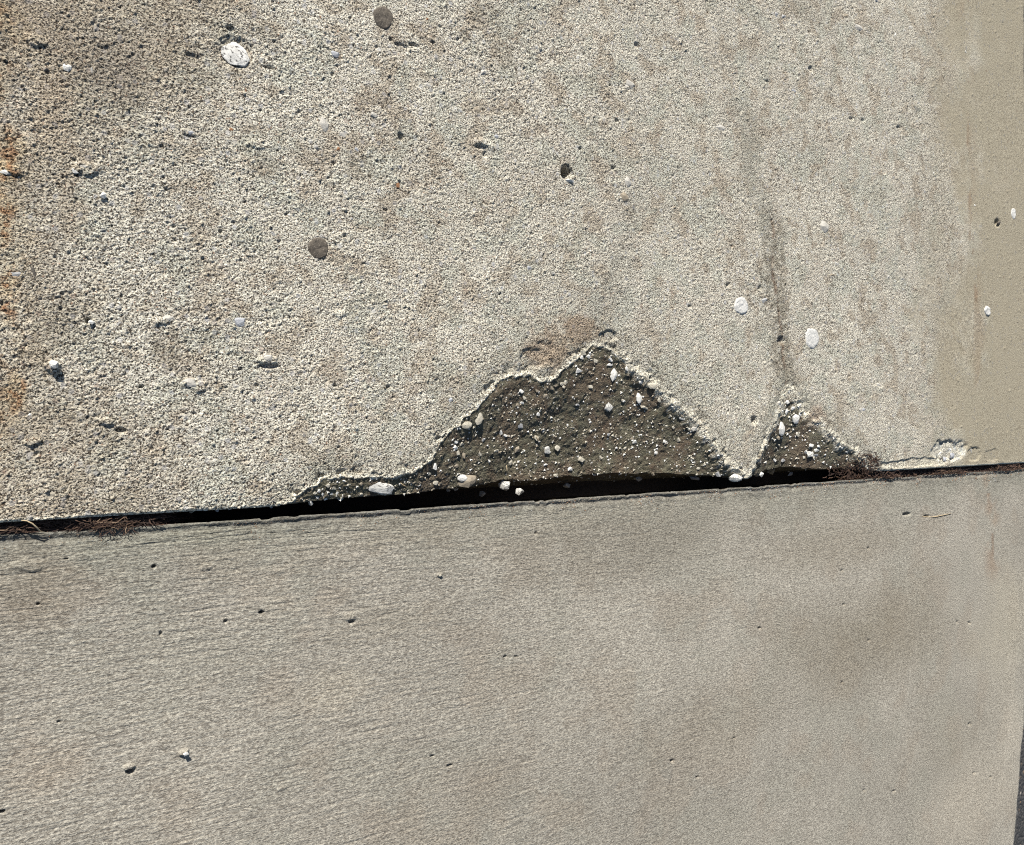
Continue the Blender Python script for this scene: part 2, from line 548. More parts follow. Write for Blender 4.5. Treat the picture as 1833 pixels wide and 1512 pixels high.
def pits(x, y, L, z0):
    out = np.zeros(x.shape)
    for u, v, w, h, dp in L:
        cx, cy = (float(c) for c in at(u, v, z0))
        x0, _ = at(u - w / 2, v, z0); x1, _ = at(u + w / 2, v, z0)
        rx = float(x1 - x0) / 2 + 1e-4
        _, y0 = at(u, v - h / 2, z0); _, y1 = at(u, v + h / 2, z0)
        ry = abs(float(y1 - y0)) / 2 + 1e-4
        m = (np.abs(x - cx) < rx * 2) & (np.abs(y - cy) < ry * 2)
        if not m.any():
            continue
        wob = (fbm(x[m], y[m], rx * 1.2, 80, 2) - 0.5) * 0.7
        r = np.hypot((x[m] - cx) / rx, (y[m] - cy) / ry) + wob
        out[m] = np.maximum(out[m], dp * sstep(1.25, 0.55, r))
    return out


# swellings of paste and shallow flakes on the old slab: column, row, width, height, height in metres
LUMPS_OLD = [(150, 300, 60, 26, .0030), (95, 655, 26, 34, .0045), (345, 690, 44, 22, .0025), (478, 645, 38, 18, .0030), (70, 75, 36, 24, .003),
             (455, 258, 34, 16, .002), (865, 258, 40, 18, .0025), (610, 560, 30, 14, .0015), (25, 305, 40, 14, .003), (60, 790, 30, 16, .003),
             (285, 575, 40, 18, .0025), (1575, 695, 20, 12, .002), (1640, 190, 16, 12, .002), (190, 755, 24, 12, .003)]
LUMPS_NEW = [(330, 1346, 20, 12, .005), (232, 1372, 20, 12, .003), (628, 1103, 28, 14, .002), (1205, 884, 40, 6, .002), (370, 1014, 24, 10, .0015),
             (55, 1010, 60, 22, .0015), (500, 1022, 24, 10, .001), (788, 1028, 14, 6, .002), (505, 1410, 20, 8, .0015)]


def lumps(x, y, L, z0):
    out = np.zeros(x.shape)
    for u, v, w, h, dp in L:
        cx, cy = (float(c) for c in at(u, v, z0))
        rx = float(at(u + w / 2, v, z0)[0] - at(u - w / 2, v, z0)[0]) / 2
        ry = abs(float(at(u, v + h / 2, z0)[1] - at(u, v - h / 2, z0)[1])) / 2
        m = (np.abs(x - cx) < rx * 2) & (np.abs(y - cy) < ry * 2)
        if m.any():
            r = np.hypot((x[m] - cx) / rx, (y[m] - cy) / ry) + (fbm(x[m], y[m], rx * 0.8, 91, 3) - 0.5) * 1.3
            out[m] += dp * sstep(1.2, 0.5, r)
    return out


def worn_amount(x, y):
    """sand shows on the old slab except on the trowelled border strip along its far end"""
    xb = float(at(1695, 500)[0])
    edge = xb + (fbm(x, y, 0.10, 101, 4) - 0.5) * 0.60 + (y - 0.1) * 0.05
    w = 1 - 0.80 * sstep(-0.20, 0.16, x - edge)
    return w


def height_old(x, y):
    w = worn_amount(x, y)
    # relief
    w = w * (0.62 + 0.55 * sstep(0.36, 0.62, fbm(x, y, 0.035, 103, 4)))
    near = sstep(1.6, 0.2, x)                         # flakier towards the near end
    z = (fbm(x, y, 0.25, 1, 3) - 0.5) * 0.004
    z = z + (fbm(x * 0.7, y * 1.15, 0.0075, 5, 4, 0.72) - 0.5) * (0.0010 + 0.0010 * near) * w
    z = z + (vnoise(x / 0.0022, y / 0.0018, 9) - 0.5) * 0.0011 * w
    d, i = worley(x, y, 0.0056, 12)
    z = z - np.where(i < 0.42, sstep(0.42, 0.12, d), 0) * (0.0006 + 0.0014 * i) * w
    z = z + np.where(i > 0.72, sstep(0.42, 0.10, d), 0) * 0.0009 * w
    d, i = worley(x, y, 0.019, 22)
    z = z - np.where(i < 0.13, sstep(0.07 + 0.9 * i, 0.03, d), 0) * 0.0028 * (0.3 + 0.7 * w)
    z = z + np.where(i > 0.88, sstep(0.16, 0.05, d), 0) * 0.0020
    z = z - pits(x, y, PITS_OLD, 0.0) + lumps(x, y, LUMPS_OLD, 0.0)
    # crack in from the notch
    dc = seg_dist(x, y, CRACK)
    z = z - sstep(0.006, 0.0, dc) * 0.0022 * sstep(0.42, 0.6, fbm(x, y, 0.05, 29, 3)) - sstep(0.03, 0.0, dc) * 0.0010
    dc = seg_dist(x, y, CRACK2)
    z = z - sstep(0.02, 0.0, dc) * 0.0008
    ins, dep, s = spall(x, y)
    z = z * (1 - ins * 0.6)
    # a scaled, flaking strip just outside the break
    z = z - np.where((s <= 0) & (s > -0.05), sstep(-0.034, -0.001, s) * (0.0034 * fbm(x, y, 0.03, 70, 3)) + sstep(-0.02, -0.002, s) * 0.004 * sstep(0.55, 0.66, fbm(x, y, 0.014, 72, 3)), 0)
    z = z - dep
    # rough patch of chipped paste on the edge near the far end
    for u, v, wd, ht, dp in ((1700, 806, 60, 38, .006), (1742, 812, 26, 26, .004), (1776, 815, 26, 22, .002), (1640, 828, 130, 16, .003), (960, 640, 60, 40, .004), (1430, 740, 40, 40, .003),
                             (975, 625, 40, 40, .003), (1090, 600, 40, 22, .004), (1215, 850, 10, 10, 0.0)):
        cx, cy = (float(c) for c in at(u, v))
        rx = float(at(u + wd / 2, v)[0] - at(u - wd / 2, v)[0]) / 2
        ry = abs(float(at(u, v + ht / 2)[1] - at(u, v - ht / 2)[1])) / 2
        m = (np.abs(x - cx) < rx * 1.8) & (np.abs(y - cy) < ry * 1.8)
        if m.any() and dp:
            r = np.hypot((x[m] - cx) / rx, (y[m] - cy) / ry) + (fbm(x[m], y[m], 0.02, 95, 3) - 0.5) * 0.9
            k = sstep(1.05, 0.8, r)
            z[m] -= k * dp * (0.35 + 0.65 * fbm(x[m], y[m], 0.016, 97, 3) * 1.6)
    # arris
    e = y - JOINT_Y - (fbm(x, x * 0, 0.03, 99, 4) - 0.5) * 0.003
    z = z - np.where(e < 0.004, (1 - np.clip(e, 0, 0.004) / 0.004) ** 2 * 0.0030, 0)
    return z


def height_new(x, y):
    # broom strokes run along the joint
    z = (fbm(x, y, 0.35, 201, 3) - 0.5) * 0.004
    yy = y + (fbm(x, y, 0.6, 203, 2) - 0.5) * 0.004
    far = sstep(1.5, 0.3, x) * 0.75 + 0.25
    z = z + (fbm(x * 0.05, yy, 0.0020, 205, 3, 0.65) - 0.5) * 0.00115 * far
    z = z + (fbm(x * 0.45, y, 0.0042, 209, 3, 0.7) - 0.5) * 0.0011 * far
    st = fbm(x * 0.030, yy, 0.0022, 213, 2)
    z = z - sstep(0.66, 0.76, st) * 0.0006 * far * sstep(0.42, 0.6, fbm(x, y, 0.15, 219, 2))
    z = z - pits(x, y, PITS_NEW, LOW_Z) + lumps(x, y, LUMPS_NEW, LOW_Z)
    e = low_edge(x) - y                               # distance in from the edge
    wob = (fbm(x, x * 0, 0.05, 215, 3) - 0.5) * 0.004
    groove = np.exp(-((e - 0.0075 - wob) / 0.0036) ** 2) * 0.0026
    z = z - groove
    z = z - np.where(e < 0.0025, (1 - np.clip(e, 0, 0.0025) / 0.0025) ** 2 * 0.002, 0)
    z = z - sstep(0.05, 0.012, e) * fbm(x, y, 0.012, 217, 3) * 0.0022 * sstep(0, 0.4, 1.6 - x)
    return z + LOW_Z


# ------------------------------------------------------------------ stain colours (the newer slab's joint edge also carries painted shade and light)
def blot(u, v, wu, hv, x, y, z0, k, soft=0.6):
    cx, cy = (float(c) for c in at(u, v, z0))
    rx = float(at(u + wu / 2, v, z0)[0] - at(u - wu / 2, v, z0)[0]) / 2
    ry = abs(float(at(u, v + hv / 2, z0)[1] - at(u, v - hv / 2, z0)[1])) / 2
    out = np.zeros(x.shape)
    m = (np.abs(x - cx) < rx * 2) & (np.abs(y - cy) < ry * 2)
    if m.any():
        r = np.hypot((x[m] - cx) / rx, (y[m] - cy) / ry) + (fbm(x[m], y[m], max(rx, ry) * 0.7, k, 4) - 0.5) * 1.1
        out[m] = sstep(1.0 + soft * 0.5, 1.0 - soft, r)
    return out


def blend(c, m, col, a):
    f = (m * a)[..., None]
    return c * (1 - f) + np.array(col) * f


def tone_old(x, y):
    c = np.ones(x.shape + (3,))
    n = fbm(x, y, 0.16, 301, 5, 0.6)
    n2 = fbm(x, y, 0.05, 305, 4, 0.6)
    n3 = fbm(x, y * 0.35, 0.05, 309, 4, 0.6)
    c = c * (0.90 + 0.26 * (n - 0.5)[..., None] + 0.26 * (n2 - 0.5)[..., None])
    for u, v, a, b, dp in LUMPS_OLD:
        c = blend(c, blot(u, v, a * 0.9, b * 0.9, x, y, 0, 800 + u), (1.12, 1.13, 1.12), 0.8)
    c = blend(c, sstep(0.50, 0.66, n2), (0.66, 0.63, 0.62), 0.40)       # greyer blots
    c = blend(c, sstep(0.54, 0.68, fbm(x, y, 0.025, 311, 4)), (0.58, 0.52, 0.47), 0.60)
    c = blend(c, sstep(0.54, 0.68, fbm(x, y, 0.035, 315, 4)), (0.72, 0.77, 0.77), 0.55)
    g0 = 0.45 + 0.9 * sstep(0.38, 0.60, fbm(x, y, 0.008, 329, 3))
    # dirty near end with rust
    L = sstep(0.16, -0.02, x - 0.02 - 0.10 * (fbm(x, y, 0.25, 321, 3) - 0.5) * 2 - 0.10 * sstep(0.25, 0.5, y))
    L = L * (0.55 + 0.6 * sstep(0.36, 0.6, fbm(x, y, 0.03, 328, 4)))
    c = blend(c, np.clip(L, 0, 1), (0.50, 0.455, 0.41), 0.75)
    c = blend(c, blot(200, 110, 130, 150, x, y, 0, 331), (0.46, 0.43, 0.41), 0.8)
    c = blend(c, blot(60, 40, 200, 120, x, y, 0, 332), (0.50, 0.45, 0.41), 0.7)
    for u, v, a, b in ((480, 60, 60, 40), (300, 620, 60, 80), (640, 300, 50, 60), (120, 560, 90, 90), (480, 300, 60, 50), (880, 30, 60, 50), (900, 90, 40, 80), (1440, 20, 60, 40)):
        c = blend(c, blot(u, v, a, b, x, y, 0, 900 + u) * np.clip(g0, 0, 1), (0.50, 0.48, 0.45), 0.65)
    c = blend(c, blot(90, 190, 90, 200, x, y, 0, 333), (0.60, 0.52, 0.45), 0.5)
    r1 = sstep(0.05, -0.03, x) * sstep(0.42, 0.66, fbm(x * 1.0, y * 0.6, 0.03, 337, 4))
    c = blend(c, r1, (0.70, 0.57, 0.40), 0.5)
    r2 = sstep(0.035, -0.015, x) * sstep(0.60, 0.70, fbm(x, y, 0.008, 341, 3))
    c = blend(c, r2, (0.42, 0.26, 0.15), 0.5)
    for u, v, a, b in ((20, 262, 60, 60), (5, 400, 50, 120), (14, 545, 45, 120), (28, 700, 40, 90), (10, 300, 60, 60)):
        m = blot(u, v, a, b, x, y, 0, 343 + u)
        c = blend(c, m, (0.74, 0.58, 0.38), 0.35)
        c = blend(c, m * sstep(0.56, 0.66, fbm(x, y, 0.008, 351, 3)), (0.42, 0.21, 0.11), 0.7)
    # crack dirt
    dc = seg_dist(x, y, CRACK)
    g = 0.35 + 1.1 * sstep(0.38, 0.60, fbm(x, y, 0.007, 327, 3))
    c = blend(c, np.clip(sstep(0.045, 0.0, dc + (n2 - 0.5) * 0.07) * g, 0, 1), (0.40, 0.385, 0.36), 0.85)
    c = blend(c, sstep(0.008, 0.0, dc) * sstep(0.40, 0.58, n2), (0.36, 0.28, 0.24), 0.6)
    c = blend(c, sstep(0.0055, 0.0, dc) * sstep(0.75, 0.1, y) * sstep(0.36, 0.5, fbm(x, y, 0.015, 365, 3)), (0.24, 0.17, 0.14), 0.85)
    dc = seg_dist(x, y, CRACK2)
    c = blend(c, np.clip(g, 0, 1) * sstep(0.05, 0.0, dc + (n2 - 0.5) * 0.08), (0.58, 0.59, 0.59), 0.75)
    streak = wpoly([(1330, 215), (1345, 300), (1375, 400)])
    c = blend(c, np.clip(g * sstep(0.045, 0.0, seg_dist(x, y, streak) + (n2 - 0.5) * 0.09), 0, 1), (0.56, 0.57, 0.56), 0.7)
    # border strip: even, duller, faint rust line
    xb = float(at(1695, 500)[0]) + (fbm(x, y, 0.10, 101, 4) - 0.5) * 0.60 + (y - 0.1) * 0.05
    c = blend(c, sstep(-0.20, 0.16, x - xb), (0.46, 0.435, 0.385), 0.94)
    xs = float(at(1700, 500)[0])
    c = blend(c, np.exp(-((x - xs + 0.03 - 0.03 * (n3 - 0.5)) / 0.07) ** 2), (0.50, 0.46, 0.40), 0.35)
    rl = wpoly([(1728, 20), (1735, 330), (1742, 480), (1750, 560), (1755, 700)])
    c = blend(c, sstep(0.050, 0.0, seg_dist(x, y, rl)) * sstep(0.46, 0.62, n3), (0.42, 0.35, 0.29), 0.5)
    c = blend(c, sstep(0.012, 0.0, seg_dist(x, y, rl) + (fbm(x, y, 0.02, 363, 3) - 0.5) * 0.02) * sstep(0.48, 0.60, fbm(x, y * 0.5, 0.03, 361, 3)), (0.36, 0.26, 0.20), 0.6)
    # around the break: grey-green scuffs outside, pale lip
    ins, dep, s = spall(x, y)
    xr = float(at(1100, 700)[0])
    c = blend(c, np.where(s < 0, sstep(-0.065, -0.008, s + (n2 - 0.5) * 0.06), 0) * np.clip(g0, 0, 1), (0.58, 0.585, 0.56), 0.70)
    rb = blot(972, 634, 66, 66, x, y, 0, 371) + blot(1040, 585, 60, 50, x, y, 0, 373) + 0.6 * blot(1010, 600, 150, 90, x, y, 0, 374) * g0
    c = blend(c, np.clip(rb, 0, 1), (0.50, 0.41, 0.35), 0.8)
    c = blend(c, blot(1462, 748, 50, 40, x, y, 0, 375), (0.62, 0.50, 0.44), 0.65)
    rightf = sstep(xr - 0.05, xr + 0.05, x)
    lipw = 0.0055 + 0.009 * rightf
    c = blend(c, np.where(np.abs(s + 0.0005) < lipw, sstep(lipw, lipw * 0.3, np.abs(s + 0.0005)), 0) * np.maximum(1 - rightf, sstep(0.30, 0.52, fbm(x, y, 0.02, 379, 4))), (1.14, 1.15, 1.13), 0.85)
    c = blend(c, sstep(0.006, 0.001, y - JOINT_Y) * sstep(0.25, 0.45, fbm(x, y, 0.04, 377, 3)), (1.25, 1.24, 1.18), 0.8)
    # chipped whitish-blue patch on the edge
    bp = blot(1702, 808, 64, 40, x, y, 0, 381, 0.3)
    c = blend(c, bp, (1.0, 1.02, 1.04), 0.75)
    c = blend(c, bp * sstep(0.5, 0.6, fbm(x, y, 0.02, 383, 3)), (0.60, 0.66, 0.74), 0.8)
    c = blend(c, blot(1640, 828, 140, 18, x, y, 0, 385, 0.4), (1.02, 1.02, 0.98), 0.5)
    return c


def tone_new(x, y):
    c = np.ones(x.shape + (3,)) * np.array([1.03, 1.03, 1.02])
    n = fbm(x, y, 0.28, 401, 5, 0.55)
    n2 = fbm(x, y, 0.07, 405, 4, 0.6)
    c = c * (0.90 + 0.30 * (n - 0.5)[..., None] + 0.16 * (n2 - 0.5)[..., None])
    c = blend(c, sstep(0.50, 0.68, fbm(x, y, 0.09, 409, 4)), (0.84, 0.87, 0.85), 0.35)     # greenish grey
    c = blend(c, sstep(0.52, 0.70, fbm(x, y, 0.07, 413, 4)), (0.86, 0.80, 0.75), 0.40)     # pinkish brown
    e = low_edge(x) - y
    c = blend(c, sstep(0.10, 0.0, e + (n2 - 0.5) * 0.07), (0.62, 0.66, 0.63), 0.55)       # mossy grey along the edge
    c = blend(c, sstep(0.020, 0.004, e + (n2 - 0.5) * 0.012), (0.36, 0.38, 0.40), 0.80)  # edge dirt, plus the joint's shadow strip painted into the colour
    c = blend(c, sstep(0.0026, 0.0008, e) * sstep(0.4, 0.6, n2), (0.52, 0.53, 0.54), 0.8)  # sunlit arris painted as a thin lighter line
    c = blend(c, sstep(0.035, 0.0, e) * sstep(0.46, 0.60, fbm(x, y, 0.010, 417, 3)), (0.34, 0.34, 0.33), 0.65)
    for u, v, a, b, k, col, f in ((1130, 975, 420, 150, 1, (.68, .67, .64), .7), (1550, 1130, 320, 190, 2, (.66, .63, .57), .75), (760, 950, 260, 60, 13, (.74, .72, .68), .5), (1500, 980, 300, 80, 14, (.76, .73, .68), .6), (700, 1110, 260, 80, 15, (.80, .78, .74), .5), (1310, 1280, 300, 150, 3, (.74, .72, .68), .5),
                                  (1700, 1330, 200, 200, 4, (.78, .76, .70), .4), (870, 1400, 230, 120, 5, (.74, .70, .66), .5), (60, 1060, 200, 150, 6, (.66, .62, .57), .6),
                                  (330, 960, 500, 60, 7, (.70, .74, .70), .5), (1800, 1100, 120, 260, 8, (1.12, 1.10, 1.02), .6), (1740, 1440, 180, 180, 9, (1.12, 1.08, 1.02), .5),
                                  (600, 1240, 120, 90, 10, (1.1, 1.06, .98), .4), (80, 1380, 160, 130, 11, (.9, .78, .68), .4), (1810, 1290, 40, 200, 12, (1.2, 1.18, 1.14), .6)):
        c = blend(c, blot(u, v, a, b, x, y, LOW_Z, 420 + k, 0.8) * (0.7 + 0.6 * fbm(x, y, 0.012, 460, 3)), col, f)
    rl = [tuple(float(q) for q in at(u, v, LOW_Z)) for u, v in [(1768, 870), (1776, 930), (1778, 1010)]]
    d = seg_dist(x, y, rl)
    c = blend(c, sstep(0.06, 0.0, d) * sstep(0.4, 0.6, n2), (0.80, 0.62, 0.50), 0.6)
    c = blend(c, sstep(0.010, 0.0, d) * sstep(0.42, 0.56, fbm(x, y, 0.02, 441, 3)), (0.50, 0.30, 0.20), 0.6)
    return c


# ------------------------------------------------------------------ slabs as dense relief meshes
STEP = 1.79


def columns():
    us = np.arange(-36, 1846, STEP)
    xs = np.tan(YAW + np.arctan((us - CU) / FPX)) * H_CAM
    left = [xs[0]]
    st = 0.0012
    while left[-1] > -1.3:
        st *= 1.12
        left.append(left[-1] - st)
    return np.concatenate([np.array(left[1:])[::-1], xs])


def slab_mesh(name, y_edge, direction, n_dense, height, tone, bottom, mat, xr):
    xs = columns()
    s = [0.0, 0.35, 0.8]
    while s[-1] < n_dense:
        s.append(s[-1] + (1.0 if s[-1] < 40 else STEP))
    st = STEP
    while s[-1] < 2400:
        st *= 1.13
        s.append(s[-1] + st)
    s = np.array(s)
    D = 1.0 / (math.cos(YAW) - (u_of(np.maximum(xs, -0.03)) - CU) / FPX * math.sin(YAW))
    X = np.repeat(xs[None, :], len(s), 0)
    Y = y_edge(xs)[None, :] + direction * s[:, None] * (D / FPX)[None, :]
    # the far end is a real edge, not quite square
    xe = xr(Y)
    X = X + (xe - xs[-1]) * sstep(1.5, xs[-1], X)
    Z = height(X, Y)
    C = tone(X, Y)
    W = worn_amount(X, Y) if direction > 0 else np.ones(X.shape)
    B = spall(X, Y)[0] if direction > 0 else np.zeros(X.shape)
    if direction > 0:
        s_in = spall(X, Y)[2]
        xr_ = float(at(1100, 700)[0])
        bw = 0.0030 + 0.012 * sstep(xr_ - 0.03, xr_ + 0.06, X)
        B = sstep(bw * 0.4, bw, s_in + (fbm(X, Y, 0.010, 391, 4, 0.7) - 0.5) * bw * 2.4)
        B = B * 0.97
    # front face rows; newer slab's dark tone is dirt plus painted joint shade
    ztop = Z[0].copy()
    rows_x, rows_y, rows_z, rows_c, rows_w, rows_b = [], [], [], [], [], []
    nf = 16
    for k in range(nf, 0, -1):
        t = k / nf
        zz = ztop + (bottom - ztop) * t
        out = (fbm(xs, zz * 3 + k, 0.012, 501, 3) - 0.5) * 0.003 * min(1, k / 2)
        rows_x.append(X[0]); rows_y.append(Y[0] + direction * out + direction * ((0.26 if direction < 0 else 0.03) * (ztop - zz))); rows_z.append(zz)
        rows_c.append(C[0] * 0 + (np.array([0.5, 0.47, 0.42]) if direction > 0 else np.array([0.16, 0.14, 0.12]))); rows_w.append(W[0]); rows_b.append(np.full(xs.shape, 0.9 if direction > 0 else 0.35))
    X = np.vstack([np.array(rows_x), X]); Y = np.vstack([np.array(rows_y), Y]); Z = np.vstack([np.array(rows_z), Z])
    C = np.concatenate([np.array(rows_c), C], 0); W = np.vstack([np.array(rows_w), W]); B = np.vstack([np.array(rows_b), B])
    # end face columns
    ex, ez = [X], [Z]
    for k in (1, 2, 3, 4, 5):
        t = k / 5
        ex.append(X[:, -1:] + 0.002 * min(k, 2) + (fbm(Y[:, -1:], Y[:, -1:] * 0 + k, 0.02, 511, 3) - 0.5) * 0.004)
        ez.append(np.minimum(Z[:, -1:], Z[:, -1:] + (bottom - Z[:, -1:]) * (t ** 1.6) - 0.0008))
    X = np.hstack(ex); Z = np.hstack(ez)
    rep = lambda A: np.concatenate([A] + [A[:, -1:]] * 5, 1)
    Y = rep(Y); C = rep(C); W = rep(W); B = rep(B)
    nr, nc = X.shape
    co = np.stack([X, Y, Z], -1).reshape(-1, 3).astype(np.float32)
    idx = np.arange(nr * nc).reshape(nr, nc)
    if direction > 0:
        q = np.stack([idx[:-1, :-1], idx[:-1, 1:], idx[1:, 1:], idx[1:, :-1]], -1)
    else:
        q = np.stack([idx[:-1, :-1], idx[1:, :-1], idx[1:, 1:], idx[:-1, 1:]], -1)
    q = q.reshape(-1, 4).astype(np.int32)
    me = bpy.data.meshes.new(name)
    me.vertices.add(len(co)); me.vertices.foreach_set('co', co.ravel())
    me.loops.add(q.size); me.loops.foreach_set('vertex_index', q.ravel())
    me.polygons.add(len(q))
    me.polygons.foreach_set('loop_start', np.arange(0, q.size, 4, dtype=np.int32))
    me.polygons.foreach_set('loop_total', np.full(len(q), 4, dtype=np.int32))
    me.update(calc_edges=True)
    me.polygons.foreach_set('use_smooth', np.ones(len(q), dtype=bool))
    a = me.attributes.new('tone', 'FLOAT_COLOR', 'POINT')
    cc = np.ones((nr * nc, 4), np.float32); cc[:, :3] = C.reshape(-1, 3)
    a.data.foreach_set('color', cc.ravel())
    for nm, arr in (('worn', W), ('broken', B)):
        a = me.attributes.new(nm, 'FLOAT', 'POINT')
        a.data.foreach_set('value', arr.reshape(-1).astype(np.float32))
    me.materials.append(mat)
    o = bpy.data.objects.new(name, me)
    return link(o)


XR_OLD = float(at(1843, 700)[0])


def xr_old(y):
    yt = float(at(1833, 60)[1])
    return XR_OLD - 0.030 * np.clip((y - 0) / yt, -0.5, 3) + (fbm(y, y * 0, 0.04, 521, 4) - 0.5) * 0.012


def xr_new(y):
    ya = float(at(1833, 1290, LOW_Z)[1]); xa = float(at(1833, 1290, LOW_Z)[0])
    yb = float(at(1815, 1512, LOW_Z)[1]); xb = float(at(1815, 1512, LOW_Z)[0])
    base = xa + (xb - xa) * (y - ya) / (yb - ya)
    base = np.where(y > ya, xa + (y - ya) * 0.05, base)
    return base + (fbm(y, y * 0, 0.09, 525, 4) - 0.5) * 0.020


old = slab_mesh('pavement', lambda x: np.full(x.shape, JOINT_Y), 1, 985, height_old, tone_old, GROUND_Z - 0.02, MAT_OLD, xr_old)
tag(old, 'old weathered concrete slab with a broken, spalled edge along the joint', 'pavement slab', kind='structure')
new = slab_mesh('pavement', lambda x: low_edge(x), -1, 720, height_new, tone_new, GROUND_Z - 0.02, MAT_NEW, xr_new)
tag(new, 'smoother broom-finished concrete slab below the joint', 'pavement slab', kind='structure')

# ground: asphalt all around and under the joint
gm = bpy.data.meshes.new('ground')
gv, gf = [], []
gx = [-60, -4, -1.5] + [2.0 + 0.02 * i for i in range(46)] + [3.2, 5, 60]
gy = [-60, -6, -3] + [-2.0 + 0.04 * i for i in range(90)] + [3, 6, 60]
for j, yv in enumerate(gy):
    for i, xv in enumerate(gx):
        gv.append((xv, yv, GROUND_Z + 0.004 * (random.random() - 0.5)))
for j in range(len(gy) - 1):
    for i in range(len(gx) - 1):
        a = j * len(gx) + i
        gf.append((a, a + 1, a + 1 + len(gx), a + len(gx)))
gm.from_pydata(gv, [], gf)
gm.materials.append(MAT_ASPHALT)
ground = link(bpy.data.objects.new('ground', gm))
tag(ground, 'dark asphalt ground beyond the end of the slabs', 'ground', kind='structure')

# crumbs lying in the joint and on the edge of the newer slab
jx = rng.uniform(-0.1, XR_OLD - 0.05, 2600)
jx = jx + 0.05 * np.sin(jx * 37.0)
jt = rng.uniform(0, 1, 2600) ** 1.5
CRUMBS = (jx, jt)
# dark soil silted in the bottom of the joint
sm_v, sm_f = [], []
nx_ = 700
xs_ = np.linspace(-0.9, XR_OLD - 0.02, nx_)
for k, t in enumerate((0.0, 0.33, 0.66, 1.0)):
    yy = (JOINT_Y + 0.03) * (1 - t) + (low_edge(xs_) - 0.006) * t
    zz = -0.088 + (fbm(xs_, xs_ * 0 + k * 0.01, 0.03, 531, 4) - 0.5) * 0.014 - 0.006 * math.sin(math.pi * t)
    for a, b_, c_ in zip(xs_, yy, zz):
        sm_v.append((float(a), float(b_), float(c_)))
for k in range(3):
    for i in range(nx_ - 1):
        a = k * nx_ + i
        sm_f.append((a, a + nx_, a + nx_ + 1, a + 1))
sm = bpy.data.meshes.new('joint_soil')
sm.from_pydata(sm_v, [], sm_f)
sm.materials.append(MAT_SOIL)
soil = link(bpy.data.objects.new('joint_soil', sm))
tag(soil, 'dark soil lying deep in the joint between the two slabs', 'soil', kind='stuff')


# ------------------------------------------------------------------ stones
def rock_mesh(seed, n=15, flat=1.0):
    import bmesh
    r = random.Random(seed)
    bm = bmesh.new()
    for i in range(n):
        v = Vector((r.gauss(0, 1), r.gauss(0, 1), r.gauss(0, 1))).normalized() * (0.82 + 0.18 * r.random())
        bm.verts.new((v.x, v.y, v.z * flat))
    res = bmesh.ops.convex_hull(bm, input=bm.verts)
    bmesh.ops.delete(bm, geom=[g for g in res['geom_interior'] if isinstance(g, bmesh.types.BMVert)], context='VERTS')
    me = bpy.data.meshes.new('stone')
    bm.to_mesh(me); bm.free()
    return me


ROCKS = [rock_mesh(i + 3, 11) for i in range(9)] + [rock_mesh(31, 44), rock_mesh(32, 44), rock_mesh(33, 44)]
ROCK_MESH = {}


def rock_with(i, mat):
    key = (i, mat)
    if key not in ROCK_MESH:
        me = ROCKS[i].copy()
        me.materials.append(ST[mat])
        ROCK_MESH[key] = me
    return ROCK_MESH[key]


def drop(u, v, hf, z0):
    """point of the relief seen at a photo pixel"""
    z = np.array([z0], float)
    for _ in range(14):
        x, y = at(np.array([u]), np.array([v]), z)
        z = 0.5 * z + 0.5 * hf(x, y)
    return float(x[0]), float(y[0]), float(z[0])


def drop_many(us, vs, hf, z0):
    z = np.full(len(us), z0, float)
    us = np.asarray(us, float); vs = np.asarray(vs, float)
    for _ in range(14):
        x, y = at(us, vs, z)
        z = 0.5 * z + 0.5 * hf(x, y)
    return x, y, z


def put_stone(u, v, w, h, mat, hf, z0, parent, sink=0.45, flat=0.75, name='stone', pos=None, tilt=0.5):
    x, y, z = pos if pos is not None else drop(u, v, hf, z0)
    D = float(depth_of(u)) * (1 - z)
    gy_ = D / FPX
    gx_ = gy_ * D / H_CAM
    rx, ry = w / 2 * gx_, h / 2 * gy_
    rz = min(rx, ry) * flat
    i = random.randrange(9) if max(w, h) < 18 else 9 + random.randrange(3)
    o = bpy.data.objects.new(name, rock_with(i, mat))
    link(o, parent)
    o.scale = (rx * 1.12, ry * 1.12, rz * 1.15)
    o.rotation_euler = (random.uniform(-tilt, tilt) * 0.5, random.uniform(-tilt, tilt) * 0.5, random.uniform(-0.3, 0.3))
    o.location = (x, y, z + rz * (1 - 2 * sink))
    return o


